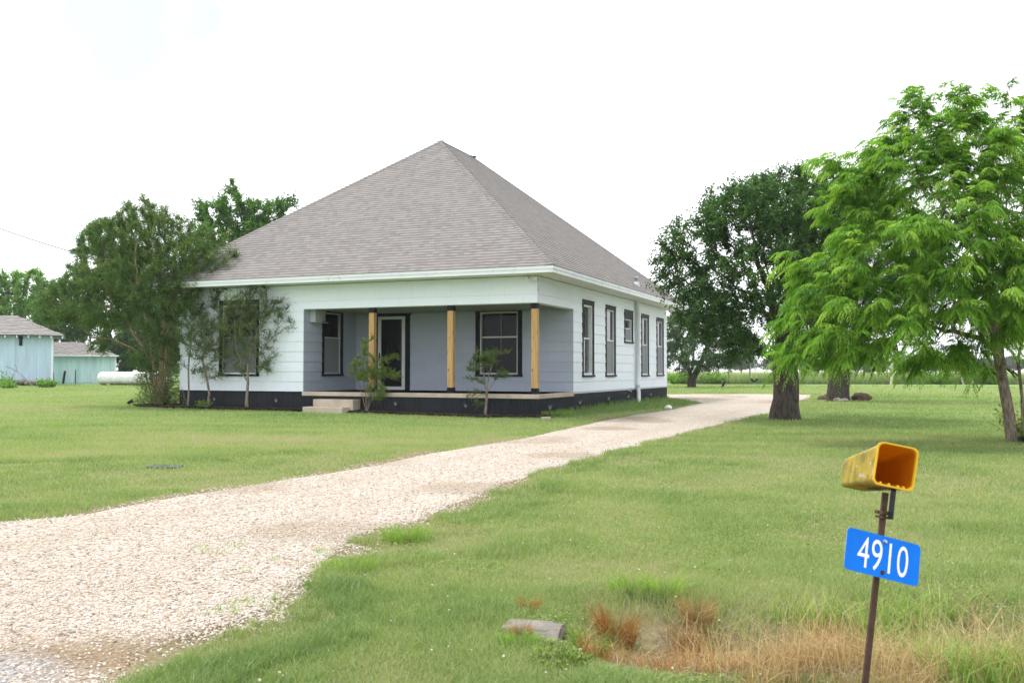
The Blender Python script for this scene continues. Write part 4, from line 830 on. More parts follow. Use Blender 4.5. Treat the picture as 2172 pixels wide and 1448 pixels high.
# ------------------------------------------------------------------ address post with sign and newspaper tube
t = NT('rusty_brown_steel'); n = t.noise(25, 6, .7, t.coord('Object')); col = t.ramp(n, [(.3, (.055,.028,.022)), (.6, (.095,.05,.038)), (.8, (.15,.075,.045))]); M_RUST = t.done(t.bsdf(col, .7, .2, .4, t.bump(n, .3, .005)))
pT, pB_ = at(1878, 1044, 3.455), at(1835, 1448, 3.40); ax = (pT-pB_); pB = pB_-ax*.28
pole = empty('address_post', tuple(pB), 'rusty leaning metal post carrying the blue number sign', 'post')
axn = Vector(ax).normalized(); M_POLE = axn.to_track_quat('Z', 'X').to_matrix().to_4x4()
Lp = (Vector(pT)-Vector(pB)).length
mb = MB(); pr = [(-.0125,-.004), (.0125,-.004), (.0125,.004), (.0045,.004), (.0045,.012), (-.0045,.012), (-.0045,.004), (-.0125,.004)]
yaw = Matrix.Rotation(R(20), 4, axn); Rz = yaw @ M_POLE; Xv, Yv = (yaw.to_3x3() @ Vector((1, .0, -axn.x)).normalized()), None
Yv = axn.cross(Xv).normalized(); Xv = Yv.cross(axn).normalized()
q0 = [Xv*a+Yv*b for a, b in pr]; q1 = [axn*Lp+Xv*a+Yv*b for a, b in pr]
for i in range(8): j = (i+1) % 8; mb.quad([q0[i], q0[j], q1[j], q1[i]])
mb.quad(q1); mb.build('steel_bar', M_RUST, pole)
# sign plate
MS = Matrix(((.952, .163, -.258), (-.223, .948, -.227), (.208, .274, .939))).transposed().to_4x4(); MS.translation = (1.3542, 3.3909, .6208)
t = NT('sign_blue'); M_BLUE = t.done(t.bsdf(t.ramp(t.noise(6, 5, .6, t.coord('Object')), [(.3, (.002,.145,.68)), (.7, (.003,.185,.80))]), .6, 0, .15))
M_SIGNW = paint('sign_white', (.82,.82,.83), .5, .04); M_ALU = paint('sheet_aluminium', (.5,.5,.52), .4, .1, metal=.8)
def rrect(w, h, r, n=8):
    out = []
    for cx, cy, a0 in ((w/2-r, h/2-r, 0), (-w/2+r, h/2-r, 90), (-w/2+r, -h/2+r, 180), (w/2-r, -h/2+r, 270)):
        for k in range(n+1): a = R(a0+90*k/n); out.append((cx+r*math.cos(a), cy+r*math.sin(a)))
    return out
pl = rrect(.303, .152, .017); mb = MB(); n = len(pl)
mb.quad([(x, -.001, z) for x, z in pl], 0); mb.quad([(x, .001, z) for x, z in pl][::-1], 1)
for i in range(n): j = (i+1) % n; mb.quad([(pl[i][0], -.001, pl[i][1]), (pl[i][0], .001, pl[i][1]), (pl[j][0], .001, pl[j][1]), (pl[j][0], -.001, pl[j][1])], 1)
sign = mb.build('number_sign', [M_BLUE, M_ALU]); sign.matrix_world = MS
tag(sign, 'tilted bright blue plate with white number 4910 bolted to the post', 'sign')
fc = bpy.data.curves.new('digits', 'FONT'); fc.body = '4910'; fc.size = .13; fc.extrude = .0004; fc.offset = -.0006; fc.space_character = 1.02; fc.resolution_u = 6
fo = bpy.data.objects.new('digits', fc); COL.objects.link(fo); dg = bpy.context.evaluated_depsgraph_get(); dg.update()
me = bpy.data.meshes.new_from_object(fo.evaluated_get(dg)); bpy.data.objects.remove(fo)
xs = [v.co.x for v in me.vertices]; ys = [v.co.y for v in me.vertices]; sx = .206/(max(xs)-min(xs)); sy = .112/(max(ys)-min(ys)); cx, cy = (max(xs)+min(xs))/2, (max(ys)+min(ys))/2
for v in me.vertices: v.co = Vector(((v.co.x-cx)*sx, -.0022-v.co.z, (v.co.y-cy)*sy))
me.materials.clear(); dgo = link('digits', me, M_SIGNW, sign)
for bz, mt in ((.056, M_ALU), (-.056, M_RUST)):
    mb = MB(); mb.tube([(.004, -.001, bz), (.004, -.0035, bz), (.004, -.0075, bz)], [.0085, .0085, .005], 10); mb.build('bolt', mt, sign)
# newspaper tube
MT = Matrix(((.973, -.119, -.199), (.085, .982, -.17), (.215, .148, .965))).transposed().to_4x4(); MT.translation = (1.402, 3.3792, .9512)
t = NT('weathered_yellow_plastic'); v = t.coord('Object', (1, 1, 1)); n1 = t.noise(13, 8, .72, v); n2 = t.noise(38, 4, .6, v); n3 = t.noise(26, 5, .6, t.coord('Object', (1.3, .8, 1.6)))
col = t.ramp(t.noise(6, 5, .6, v), [(.3, (.44,.325,.035)), (.7, (.56,.435,.06))])
col = t.mix(t.ramp(n1, [(.40, (0,0,0)), (.62, (.9,.9,.9))]), col, (.17,.15,.03))
col = t.mix(t.ramp(n2, [(.60, (0,0,0)), (.72, (.8,.8,.8))]), col, (.10,.09,.03))
col = t.mix(t.ramp(n3, [(.585, (0,0,0)), (.63, (.9,.9,.9))]), col, (.42,.43,.40))
p = t.bsdf(col, .6, 0, .35, t.bump(n2, .2, .004)); trn = t.n('ShaderNodeBsdfTranslucent'); t.set(trn.inputs[0], t.mix(.5, col, (.9,.68,.05))); m = t.n('ShaderNodeMixShader'); m.inputs[0].default_value = .22; t.t.links.new(p, m.inputs[1]); t.t.links.new(trn.outputs[0], m.inputs[2]); M_YEL = t.done(m.outputs[0])
M_YRIM = paint('yellow_rim', (.68,.39,.012), .45, .1, 8)
t = NT('orange_inside'); col = t.ramp(t.noise(9, 5, .6, t.coord('Object')), [(.3, (.50,.15,.004)), (.7, (.72,.29,.010))]); p = t.bsdf(col, .5, 0, .4); trn = t.n('ShaderNodeBsdfTranslucent'); trn.inputs[0].default_value = (.95,.30,.01,1)
m = t.n('ShaderNodeMixShader'); m.inputs[0].default_value = .5; t.t.links.new(p, m.inputs[1]); t.t.links.new(trn.outputs[0], m.inputs[2]); M_ORG = t.done(m.outputs[0])
mb = MB(); N = 36
def loft(mb, a, b, mi, smooth=True, flip=False):
    for i in range(len(a)):
        j = (i+1) % len(a); f = [a[i], a[j], b[j], b[i]]; mb.quad(f[::-1] if flip else f, mi, None, smooth)
def prof(y, s, ins=0., grow=0.): return [(x, y, z) for x, z in rrect(.138*s-2*ins+grow, .152*s-2*ins+grow, .021*s)]
L_T = .53
rings = [prof(.0, 1., -.004), prof(.012, 1., -.004), prof(.014, 1.), prof(L_T*.5, .905), prof(L_T-.01, .815), prof(L_T, .79)]
loft(mb, rings[0], rings[1], 1); loft(mb, rings[1], rings[2], 1)
for a, b in zip(rings[2:-1], rings[3:]): loft(mb, a, b, 0)
mb.quad(rings[-1], 0)
tube = mb.build('newspaper_tube', [M_YEL, M_YRIM]); tube.matrix_world = MT
tag(tube, 'weathered yellow plastic newspaper tube open at the front on the post', 'mail tube')
mb = MB(); i0, i1, i2 = prof(.0, 1., .0015), prof(.012, 1., .004), prof(L_T-.02, .80, .004); loft(mb, rings[0], i0, 0, True, True); loft(mb, i0, i1, 0, True, True); mb.build('rim', M_YRIM, tube)
mb = MB(); loft(mb, i1, i2, 0, True, True); mb.quad(i2[::-1], 0); mb.build('inside', M_ORG, tube)
mb = MB()
for sx_, ln in ((-.042, .05), (-.012, .09), (.02, .06), (.04, .04)): mb.tube([(sx_, .012, -.0705), (sx_, .012+ln, -.0665)], [.006, .004], 8)
mb.build('rib', M_YRIM, tube)
M_BLK = paint('black_strap_steel', (.03,.032,.038), .45, .2, 10, metal=.4)
mb = MB(); Mi = MT
pts = [Mi @ Vector((0, q, -.0765+.05*q*.28)) for q in (.30, .04)]; dwn = -axn
tp = Vector(pT); e1 = tp+Vector((.022, -.02, .012)); e2 = e1+dwn*.105
br = [pts[0], pts[1]*.5+pts[0]*.5+Vector((0,0,-.004)), e1+Vector((-.012, .02, .008)), e1, e2]
for a, b in zip(br[:-1], br[1:]):
    d = (b-a); M_ = d.to_track_quat('Z', 'Y').to_matrix().to_4x4(); M_.translation = (a+b)/2; mb.obox(M_, .020, .006, d.length+.006)
tb = mb.build('bracket', M_BLK, tube); tb.parent = None; tb.parent = tube; tb.matrix_parent_inverse = MT.inverted()
mb = MB(); c = tp+dwn*.075; M_ = M_POLE.copy(); M_.translation = c; mb.obox(M_, .052, .034, .013); M_.translation = c+dwn*.016; mb.obox(M_, .046, .030, .010); mb.tube([c+Xv*-.03, c+Xv*.035], .006, 8); mb.build('clamp', M_RUST, pole).matrix_parent_inverse = Matrix.Translation(pB).inverted()

# ------------------------------------------------------------------ outbuildings on the left
def shed(name, label, x0p, x1p, base_p, Y, eave_p, ridge_p, ridge_x1p, over, depth, c, rafters, seed, seam=1.22, rot=0.):
    b = at(x1p, base_p, Y); z0 = float(H(b[0], b[1])); zE = at(x1p, eave_p, Y)[2]; xr = b[0]; k_ = (x0p-1086)/F; w_ = (xr-k_*Y)/(math.cos(rot)-k_*math.sin(rot))
    root = empty(name, (xr, Y, z0), label, 'shed', rz=rot); h = zE-z0
    t = NT(name+'_paint'); v = t.coord('Object'); pl_ = t.noise(1., 5, .65, t.coord('Object', (3, 3, .35)))
    col = t.ramp(pl_, [(.3, tuple(q*.82 for q in c)), (.7, tuple(min(1, q*1.1) for q in c))])
    if rafters == 0:
        zz = t.n('ShaderNodeSeparateXYZ', i_0=v); f = t.math('MULTIPLY', t.ramp(t.noise(1.6, 7, .75, v), [(.57, (0,0,0)), (.60, (1,1,1))]), t.ramp(t.math('DIVIDE', zz.outputs[2], h), [(.25, (1,1,1)), (.75, (0,0,0))])); col = t.mix(f, col, (.62,.64,.62))
    gv = t.n('ShaderNodeTexWave', wave_type='BANDS', bands_direction='X', i_Scale=1.5, i_Distortion=0.); t.set(gv.inputs['Vector'], v)
    mw = t.done(t.bsdf(col, .75, 0, .25, t.bump(gv.outputs['Fac'], .5, .02)))
    mb = MB(); rr = random.Random(seed); x = -w_
    while x < -.02:
        x2 = min(x+seam, 0); mb.box(x, x2-.018, 0.+rr.random()*.006, .05, rr.random()*.12 if rafters == 0 else .0, h); x = x2
    mb.box(-w_, 0, .04, depth, 0, h); mb.build('wall', mw, root)
    mb = MB(); mb.box(-.02, .11, -.03, .06, 0, h); mb.build('corner_board', M_WTRIM, root)
    zr = at(x1p, ridge_p, Y+depth*.5)[2]-z0; xrr = (ridge_x1p-x1p)*Y/F/math.cos(rot)**2; ze = h-.02
    o = over; e0 = -.6
    t = NT(name+'_shingles'); n = t.noise(3, 6, .7, t.coord('Object', (.6, 2.5, 2.5))); col = t.ramp(n, [(.3, (.20,.185,.18)), (.6, (.31,.29,.28)), (.8, (.40,.38,.37))]); mr = t.done(t.bsdf(col, .95, 0, .2, t.bump(n, .9, .08)))
    mb = MB(); nr = 14; rows = []
    for i in range(nr+1):
        k = i/nr; y = e0+(depth*.5-e0)*k; z = ze+(zr-ze)*k; xe = o+(xrr-o)*k; xs = np.linspace(-w_-o, xe, 30); rows.append([(x, y+.02*rr.random(), z+.05*(rr.random()-.5)*(1 if 0 < i < nr else .3)) for x in xs])
    for i in range(nr):
        for j in range(29): a, b2, c2, d2 = rows[i][j], rows[i][j+1], rows[i+1][j+1], rows[i+1][j]; up = Vector((0, -.01, .035)); mb.quad([Vector(a)+up, Vector(b2)+up, c2, d2])
        for j in range(29): a, b2 = rows[i][j], rows[i][j+1]; up = Vector((0, -.01, .035)); mb.quad([a, b2, Vector(b2)+up, Vector(a)+up])
    mb.quad([(o, e0, ze), (o, depth+.6, ze), (xrr, depth*.5, zr)]); mb.quad([(o, depth+.6, ze), (-w_-o, depth+.6, ze), (-w_-o, depth*.5, zr), (xrr, depth*.5, zr)])
    mb.quad([(-w_-o, e0, ze-.03), (o, e0, ze-.03), (o, depth+.6, ze-.03), (-w_-o, depth+.6, ze-.03)])
    rf = mb.build('roof', mr, root)
    mb = MB(); mt = paint(name+'_trim', tuple(q*1.05 for q in c), .7)
    if rafters:
        for k in range(rafters):
            mb = MB(); x = o-.15-k*.72; mb.box(x-.05, x+.05, e0+.02, .0, ze-.2, ze-.035); mb.build('rafter', mt, root)
    else: mb.box(-w_-o, o, e0-.03, e0, ze-.06, ze+.03); mb.build('eave_board', M_WTRIM, root)
    return root, h, w_
s1, h1, w1 = shed('blue_shed', 'pale blue board shed with sagging shingle roof at left edge', -160, 108, 817, 66, 711, 672, 50, .85, 7, (.45,.58,.70), 13, 3, 1.36, .44)
mb = MB(); mb.box(-2.05, -1.85, -.1, -.02, h1-.75, h1-.1); mb.box(-2.08, -1.82, -.16, -.1, h1-.3, h1-.12); mb.build('wall_lamp', M_TRIM, s1)
s2, h2, w2_ = shed('teal_shed', 'faded teal shed with peeling paint beyond the blue one', 60, 243, 813, 77, 754, 727, 187, .3, 6, (.50,.69,.72), 0, 4, 1.22, .42)
for x, a, hh, ww in ((-4.55, -.06, 1.0, .05), (-3.8, .12, 1.1, .16), (-2.95, .0, 1.2, .05), (-.4, .03, .9, .05)): mb = MB(); mb.obox(Matrix.Translation((x, -.03, hh*.45)) @ Matrix.Rotation(a, 4, 'Y'), ww, .03, hh); mb.build('loose_board', M_DARK, s2)
M_STONE = paint('field_stone', (.26,.235,.21), .9, .35, 5, .6, 20, (.5,.48,.44), .3)
def rock(name, label, p, s, mat, seed, cat='stone', group=None, flat=.65):
    rg = np.random.default_rng(seed); import_v = ICO_V*(1+.45*(rg.random((12, 1))-.5)); mid = {}; V = list(import_v); Fs = []
    def md(a, b):
        k = (min(a, b), max(a, b))
        if k not in mid: q = (V[a]+V[b])/2; V.append(q*(1+.16*(rg.random()-.5))/max(.7, np.linalg.norm(q))*.97); mid[k] = len(V)-1
        return mid[k]
    for a, b, c in ICO_F:
        x, y, z = md(a, b), md(b, c), md(c, a); Fs += [(a, x, z), (b, y, x), (c, z, y), (x, y, z)]
    V = np.array(V)*np.array([s, s*.8, s*flat])*.5; a = rg.random()*6.28; V = np.c_[V[:, 0]*math.cos(a)-V[:, 1]*math.sin(a), V[:, 0]*math.sin(a)+V[:, 1]*math.cos(a), V[:, 2]]
    o = npmesh(name, V, [np.array(Fs)], mat, None); o.location = (p[0], p[1], p[2]+s*flat*.28); return tag(o, label, cat, group)
rg = np.random.default_rng(9); n = 90; xx = s1.location.x-w1*rg.random(n)**.8*.55; yy = 65.5-1.2*rg.random(n); szr = .12+.22*rg.random(n)
t = NT('rubble_grey'); M_RUB = t.done(t.bsdf(t.ramp(t.attr('tint'), [(0, (.07,.06,.055)), (.6, (.2,.18,.165)), (1, (.42,.40,.38))]), .95, 0, .2))
tag(blobs('rubble_heap', xx, yy, H(xx, yy)+.12+.25*rg.random(n), szr, .6, rg.random(n), M_RUB, smooth=False), 'low heap of grey rubble along the foot of the blue shed', 'rubble', kind='stuff')
mb = MB()
for (a, b) in (((0,0,0), (-1.1,.0,1.0)), ((-1.1,0,1.0), (-1.9,0,1.35)), ((-.5,0,.45), (-1.6,0,.35)), ((-1.1,0,1.0), (-1.3,.1,1.5))): mb.tube([a, ((a[0]+b[0])/2+.03, 0, (a[2]+b[2])/2+.04), b], [.03, .022, .012], 6)
br_ = mb.build('dead_branch', M_BK_G); br_.location = gp(72, 821); tag(br_, 'bare dead branch leaning on the blue shed wall', 'branch')
# propane tank
t = NT('rusty_white_tank'); v = t.coord('Object'); z_ = t.n('ShaderNodeSeparateXYZ', i_0=v); n = t.noise(1.6, 8, .72, v)
col = t.mix(t.ramp(n, [(.57, (0,0,0)), (.63, (1,1,1))]), t.ramp(t.noise(4, 4, .6, v), [(.3, (.60,.62,.62)), (.7, (.76,.77,.77))]), t.ramp(t.noise(9, 5, .6, v), [(.3, (.16,.08,.04)), (.7, (.36,.22,.12))]))
low = t.ramp(t.math('ADD', z_.outputs[2], t.math('MULTIPLY', n, .5)), [(.32, (1,1,1)), (.62, (0,0,0))]); col = t.mix(t.math('MULTIPLY', low, .8), col, (.17,.15,.13)); M_TANK = t.done(t.bsdf(col, .55, 0, .4))
tb_ = gp(207, 817.5); rT = .48; LT = 5.0
tk = empty('propane_tank', (tb_[0]+LT/2, tb_[1], tb_[2]), 'long white propane tank streaked with rust lying before the teal shed', 'gas tank')
prof_t = [(rT*math.sin(a), -LT/2+rT*.75*(1-math.cos(a))) for a in np.linspace(.01, math.pi/2, 8)]; prof_t += [(r, -z) for r, z in prof_t[::-1]]
mb = MB(); mb.tube([(z, 0, rT+.04) for r, z in prof_t], [r for r, z in prof_t], 24); mb.build('vessel', M_TANK, tk)
for x in (-1.6, 1.6): mb = MB(); mb.box(x-.12, x+.12, -.3, .3, 0, .16); mb.build('foot', M_CONC, tk)
mb = MB(); mb.lathe((.2, 0, rT*2+.0), [(.16, 0), (.16, .12), (.1, .17)], 14); mb.build('valve_dome', M_TANK, tk)
# ------------------------------------------------------------------ fences
M_POST = paint('steel_fence_post', (.10,.10,.09), .8, .3); M_WIRE = paint('fence_wire', (.22,.22,.22), .6)
def fence(name, label, pts, hgt, nw, pr_, seed, lean=(), wire_r=.005):
    pts = [np.array(p) for p in pts]; root = empty(name, tuple(pts[0]), label, 'fence'); rr = random.Random(seed)
    tops = []
    for i, p in enumerate(pts):
        q = p-pts[0]; mb = MB(); l = (rr.random()-.5)*.12+(lean[i] if i < len(lean) else 0); mb.tube([q, (q[0]+l, q[1], q[2]+hgt*(1+.1*rr.random()))], pr_, 7); mb.build('post', M_POST, root); tops.append((q, l))
    for k in range(nw):
        z = hgt*(.12+.82*k/max(1, nw-1)); mb = MB(); mb.tube([(q[0]+l*z/hgt, q[1]-.03, q[2]+z) for q, l in tops], wire_r, 4); mb.build('wire', M_WIRE, root)
    return root
def fp(x, y=813): return gp(x, y)
YF = gp(1900, 814.5)[1]
fpt = []
for px in (1440, 1504, 1545, 1590, 1640, 1700, 1750, 1803, 1862, 1926, 1985, 2050, 2117, 2180, 2260):
    q = at(px, 800, YF+(px-1900)*-.006); q[2] = float(H(q[0], q[1])); fpt.append(q)
fence('wire_fence', 'thin wire field fence on dark steel posts along the far lawn edge', fpt, 1.75, 5, .045, 2, wire_r=.008)
fp2 = []
for px in (235, 262, 292, 322, 352, 382): q = at(px, 800, 84); q[2] = float(H(q[0], q[1])); fp2.append(q)
fence('rail_fence', 'pale rail fence seen under the shade tree behind the tank', fp2, 1.5, 4, .06, 3, wire_r=.03)
# ------------------------------------------------------------------ saplings and bushes at the far fence
def sapling(label, px, py, Y, lobes, seed, stems, mat=M_L_B, bark=M_BK_P, br=.10, nattr=160):
    b = at(px, py, Y); b[2] = float(H(b[0], b[1])); return make_tree('sapling', label, b, stems, pxlobes(Y, lobes), mat, bark, nattr, .3, .5, .012, br, seed, maxcnt=4, nsp=3, L=.6, nl=8, ll=.17, lw=.09, flare=.1)
YS = YF-1.5
sapling('pale trunked sapling standing alone at the far fence', 1890, 815, YS, [(1896,755,14,14,0,.6), (1885,782,7,14,-.2,.3), (1910,745,10,10,0,.5)], 51, [[(0,0,-.1), (.1,0,1.), (.14,0,2.0), (.25,0,2.8)], [2, (-.15,0,2.6)]])
sapling('thin leaning sapling with leafy vine at the fence near the feathery tree', 2045, 816, YS, [(2020,795,10,10,0,.4), (2030,775,12,10,0,.5), (1990,790,8,5,0,.3)], 52, [[(0,0,-.1), (-.4,0,.9), (-.9,0,1.9)]], br=.06)
sapling('short leafy sprout on a fence post in the middle of the gap', 1947, 815, YS, [(1947,803,4,8,0,.2)], 53, [[(0,0,-.1), (0,0,.6)]], br=.04, nattr=40)
sapling('bushy young tree at the fence beside the feathery tree stems', 2062, 816, YS+.5, [(2060,800,14,10,0,.6), (2075,785,16,14,0,.6), (2050,780,10,12,0,.5)], 54, [[(0,0,-.1), (.1,0,.9)]], br=.07)
for i, (px, rx, hg, lb) in enumerate(((1985, .8, .9, 'low leafy bush under the gap in the crown at the fence'), (2095, 1.3, 1.2, 'wide dark bush at the fence left of the feathery tree'), (1515, 1.2, 1.0, 'leafy bush in the tall grass right of the low forked tree'), (1440, 1.3, .9, 'leafy bush in the tall grass left of the low forked tree'))):
    b = at(px, 815, YF-.8); b[2] = float(H(b[0], b[1])); weed('bush', lb, b, rx, hg, 150, M_L_B, 60+i, 'bush', .2, .11)
# distant trees
M_L_F = leafmat('distant_leaf', [(0, (.020,.045,.022)), (.5, (.040,.075,.034)), (1, (.07,.11,.05))], .2)
def far_tree(label, px, Y, wpx, hpx, seed, mat=M_L_F, base_py=None):
    rg = np.random.default_rng(seed); b = at(px, 795, Y); b[2] = float(H(b[0], b[1])); s = Y/F; w2 = wpx*s/2; h = hpx*s; root = empty('distant_tree', tuple(b), label, 'tree')
    mb = MB(); mb.tube([(0,0,-.2), (.1,0,h*.3), (0,.1,h*.6)], [.3, .22, .1], 7); mb.build('trunk', M_BK_D, root)
    nl = 9; lob = [((rg.random()-.5)*w2*1.1, (rg.random()-.5)*w2, h*(.35+.4*rg.random()), w2*(.35+.25*rg.random()), w2*.5, h*(.16+.14*rg.random())) for _ in range(nl)]+[(0, 0, h*.5, w2*.7, w2*.7, h*.3)]
    n = int(1300+wpx*18); c = env_sample(lob, n, rg, .5); sz = s*4.6
    emit('crown', leaf_quads(c, norm(rg.normal(size=c.shape)), norm(rg.normal(size=c.shape)+np.array([0, 0, .6])), sz*(.6+.8*rg.random(n)), sz*(.5+.6*rg.random(n))), rg.random(n), mat, root)
for i, (px, Y, w2, h2_, lb) in enumerate((
    (1572, 330, 70, 42, 'distant hazy tree just right of the low forked tree'), (1640, 340, 60, 34, 'distant hazy tree seen left of the black trunk'), (1712, 330, 60, 36, 'distant hazy tree seen just right of the black trunk'), (1752, 340, 50, 36, 'distant hazy tree left of the stone ringed trunk'),
    (1815, 300, 50, 40, 'distant tree right of the stone ringed trunk'), (1846, 320, 44, 32, 'paler distant tree next along the field right of the stone ringed trunk'), (1872, 300, 34, 36, 'dark distant tree left of the pale trunked sapling'), (1908, 420, 36, 36, 'rounded far tree behind the pale trunked sapling'),
    (1925, 260, 32, 28, 'small round dark tree alone in the field behind the fence'), (1945, 430, 40, 30, 'faint far tree behind the small round dark one'), (1985, 300, 60, 38, 'distant tree under the gap in the feathery crown'), (2040, 280, 70, 40, 'distant tree behind the thin leaning sapling'),
    (2090, 300, 70, 38, 'distant tree behind the wide dark bush'), (2150, 300, 80, 38, 'distant tree behind the feathery tree stems'), (1500, 600, 8, 6, 'tiny tree on the horizon beyond the low forked tree'))):
    far_tree(lb, px, Y, w2, h2_, 70+i)
# ------------------------------------------------------------------ small things
rg = np.random.default_rng(3)
names_ = ['dark rock at the far left of the stone ring', 'rounded brown rock beside the left of ringed trunk', 'pale flat stone in front of ringed trunk', 'white stone at front of the ring, left of the middle', 'small grey stone at front middle of the ring', 'pale stone right of the middle of the ring', 'grey stone right of ringed trunk', 'flat stone near the right end of the ring', 'small dark stone behind the right of the ring']
for i, (px, py, s, lb) in enumerate(zip((1744,1757,1768,1775,1783,1791,1799,1808,1806), (848,846,851,852,852.5,852,850.5,850,846), (.42,.52,.36,.38,.3,.36,.38,.34,.3), names_)):
    rock('stone', lb, gp(px, py), s, M_STONE if i > 1 else paint('brown_rock_%d' % i, (.11,.085,.07), .95, .3, 4, .6), 100+i, group='stones ringed round the tree', flat=.55)
rock('dirt_mound', 'brown mound of earth at the right end of the stone ring', gp(1826, 850), 1.0, paint('mound_earth', (.10,.065,.045), .95, .3, 5, .8), 120, 'mound', flat=.42)
rock('white_rock', 'white rock on the grass verge beside the gravel drive', gp(1418, 868), .27, paint('white_stone', (.7,.7,.66), .9, .15), 121, 'stone')
mb = MB(); mb.box(-.11, .11, -.06, .06, 0, .075); bk = mb.build('brick', M_CONC, None, .01); bk.location = gp(1150, 890)+np.array([.10, 0, 0]); bk.rotation_euler = (0, 0, .5); tag(bk, 'pale brick lying at the front right corner of the house', 'brick')
# path lights
M_LGL = paint('lamp_lens', (.33,.35,.37), .2, .1, spec=.6)
def path_light():
    o = bpy.data.objects.new('path_light', None); COL.objects.link(o); o.empty_display_size = .1
    mb = MB(); mb.lathe((0, 0, 0), [(.008, -.05), (.009, .2)], 8); mb.build('stake', M_BLK, o)
    mb = MB(); mb.lathe((0, 0, 0), [(.02, .2), (.034, .215), (.048, .285)], 14); mb.build('lens', M_LGL, o)
    mb = MB(); mb.lathe((0, 0, 0), [(.066, .283), (.064, .295), (.045, .315), (.004, .323)], 16); mb.build('cap', M_BLK, o); return o
pl0 = path_light()
def copy_tree(o, parent=None):
    c = o.copy(); COL.objects.link(c); c.parent = parent
    for ch in list(o.children): copy_tree(ch, c)
    return c
PL = [(('f', 455), 'small solar path light in mulch left of the front window'), (('f', 585), 'small solar path light in mulch right of the young crape myrtle'), (('f', 838), 'small solar path light right of the lime green shrub'), (('f', 990), 'small solar path light just left of the small sparse crape myrtle'),
      (('r', 1166), 'solar path light in grass nearest the front right corner'), (('r', 1232), 'solar path light in grass below the tall window nearest the porch'), (('r', 1290), 'solar path light in grass below the second tall side window'), (('r', 1332), 'solar path light in grass just left of the white drain pipe'), (('r', 1380), 'solar path light in grass right of the white drain pipe')]
for i, ((side, px), lb) in enumerate(PL):
    lo, hi = (0, 13) if side == 'f' else (0, 15)
    for _ in range(50):
        m_ = (lo+hi)/2; q = hw(m_, -.30) if side == 'f' else hw(-.28, m_); x = 1086+F*q[0]/q[1]
        if (x > px) == (side == 'f'): lo = m_
        else: hi = m_
    o = pl0 if i == 0 else copy_tree(pl0); q[2] = float(H(q[0], q[1]))+(.04 if side == 'f' else .02); o.location = q; o.rotation_euler = ((rng.random()-.5)*.2, (rng.random()-.5)*.2, rng.random()*6); tag(o, lb, 'path light', 'solar path lights along the house')
q = bL+np.array([-.75, -.5, 0]); sp_ = empty('spot_light', tuple(q), 'small black garden spotlight at the foot of old crape myrtle', 'spotlight')
mb = MB(); mb.lathe((0, 0, 0), [(.01, -.05), (.01, .14)], 8); mb.build('stake', M_BLK, sp_); mb = MB(); mb.tube([(-.06,0,.12), (.0,0,.16), (.09,0,.2)], [.04, .055, .06], 12); mb.build('lamp_head', M_BLK, sp_)
# lid in the lawn, culvert end, pot
lid = gp(350, 992); mb = MB(); mb.box(-.22, .22, -.13, .13, -.02, .028); mb.box(-.05, .05, -.02, .02, .028, .036); lo_ = mb.build('meter_lid', paint('lid_grey', (.07,.075,.09), .9, .3, 8), None, .006); lo_.location = lid+np.array([0, 0, .0]); lo_.rotation_euler = (0, 0, .1); tag(lo_, 'grey blue utility lid half hidden in the lawn', 'utility lid')
cv = empty('culvert', (.19, 4.60, -.125), 'broken concrete culvert end in the ditch', 'culvert'); M_CULV = paint('culvert_concrete', (.22,.20,.18), .95, .3, 9, .8, 30, (.13,.11,.085), .7)
mb = MB(); pts = []
for a in np.linspace(-.2, math.pi+.2, 15): pts.append((.19*math.cos(a), .17*math.sin(a)))
for x0, x1, ro, ri in ((-.20, .06, .8, .64),):
    for i in range(14):
        (a, b), (c, d) = pts[i], pts[i+1]
        mb.quad([(x0, a, b), (x0, c, d), (x1, c, d), (x1, a, b)], 0, None, True); mb.quad([(x1, a, b), (x1, c, d), (x1, c*ri, d*ri), (x1, a*ri, b*ri)]); mb.quad([(x0, a*ri, b*ri), (x1, a*ri, b*ri), (x1, c*ri, d*ri), (x0, c*ri, d*ri)], 0, None, True)
co_ = mb.build('pipe', M_CULV, cv); cv.rotation_euler = (0, 0, -.25)
mb = MB(); mb.box(-.24, .02, -.08, .10, .12, .165); mb.build('headwall', M_CULV, cv, .03)
pt_ = bD+np.array([.10, -.35, 0]); mb = MB(); mb.lathe((0, 0, 0), [(.10, 0), (.13, .11), (.14, .115), (.14, .13), (.125, .13), (.10, .03), (.01, .025)], 20); p_ = mb.build('plant_pot', M_BLK); p_.location = pt_; tag(p_, 'black plastic pot at the foot of the feathery tree', 'pot')
# swing hanging from the far tree, small bird on the lawn
sw = at(1600, 806, YC); sb = empty('swing', tuple(sw), 'black sling swing hanging from ropes under the far forked tree', 'swing')
mb = MB(); mb.tube([(-.22+.0, 0, .12), (-.12, 0, -.02), (.0, 0, -.07), (.12, 0, -.02), (.22, 0, .10)], [.05, .07, .075, .07, .05], 8); mb.tube([(-.02, 0, -.05), (-.04, .05, -.12)], [.06, .04], 8); mb.build('seat', M_BLK, sb)
for x0, x1 in ((-.18, -.34), (.17, -.12)): mb = MB(); mb.tube([(x0, 0, .1), (x1, .0, 1.9)], .022, 6); mb.build('rope', M_BK_P, sb)
bi = gp(1537, 822); mb = MB(); mb.tube([(-.16,0,.07), (-.05,0,.13), (.03,0,.19), (.08,0,.25), (.12,0,.28), (.16,0,.285)], [.012, .05, .058, .04, .028, .006], 10); mb.tube([(-.02,.015,.12), (-.01,.015,0)], .006, 5); mb.tube([(.0,-.015,.12), (.01,-.015,0)], .006, 5)
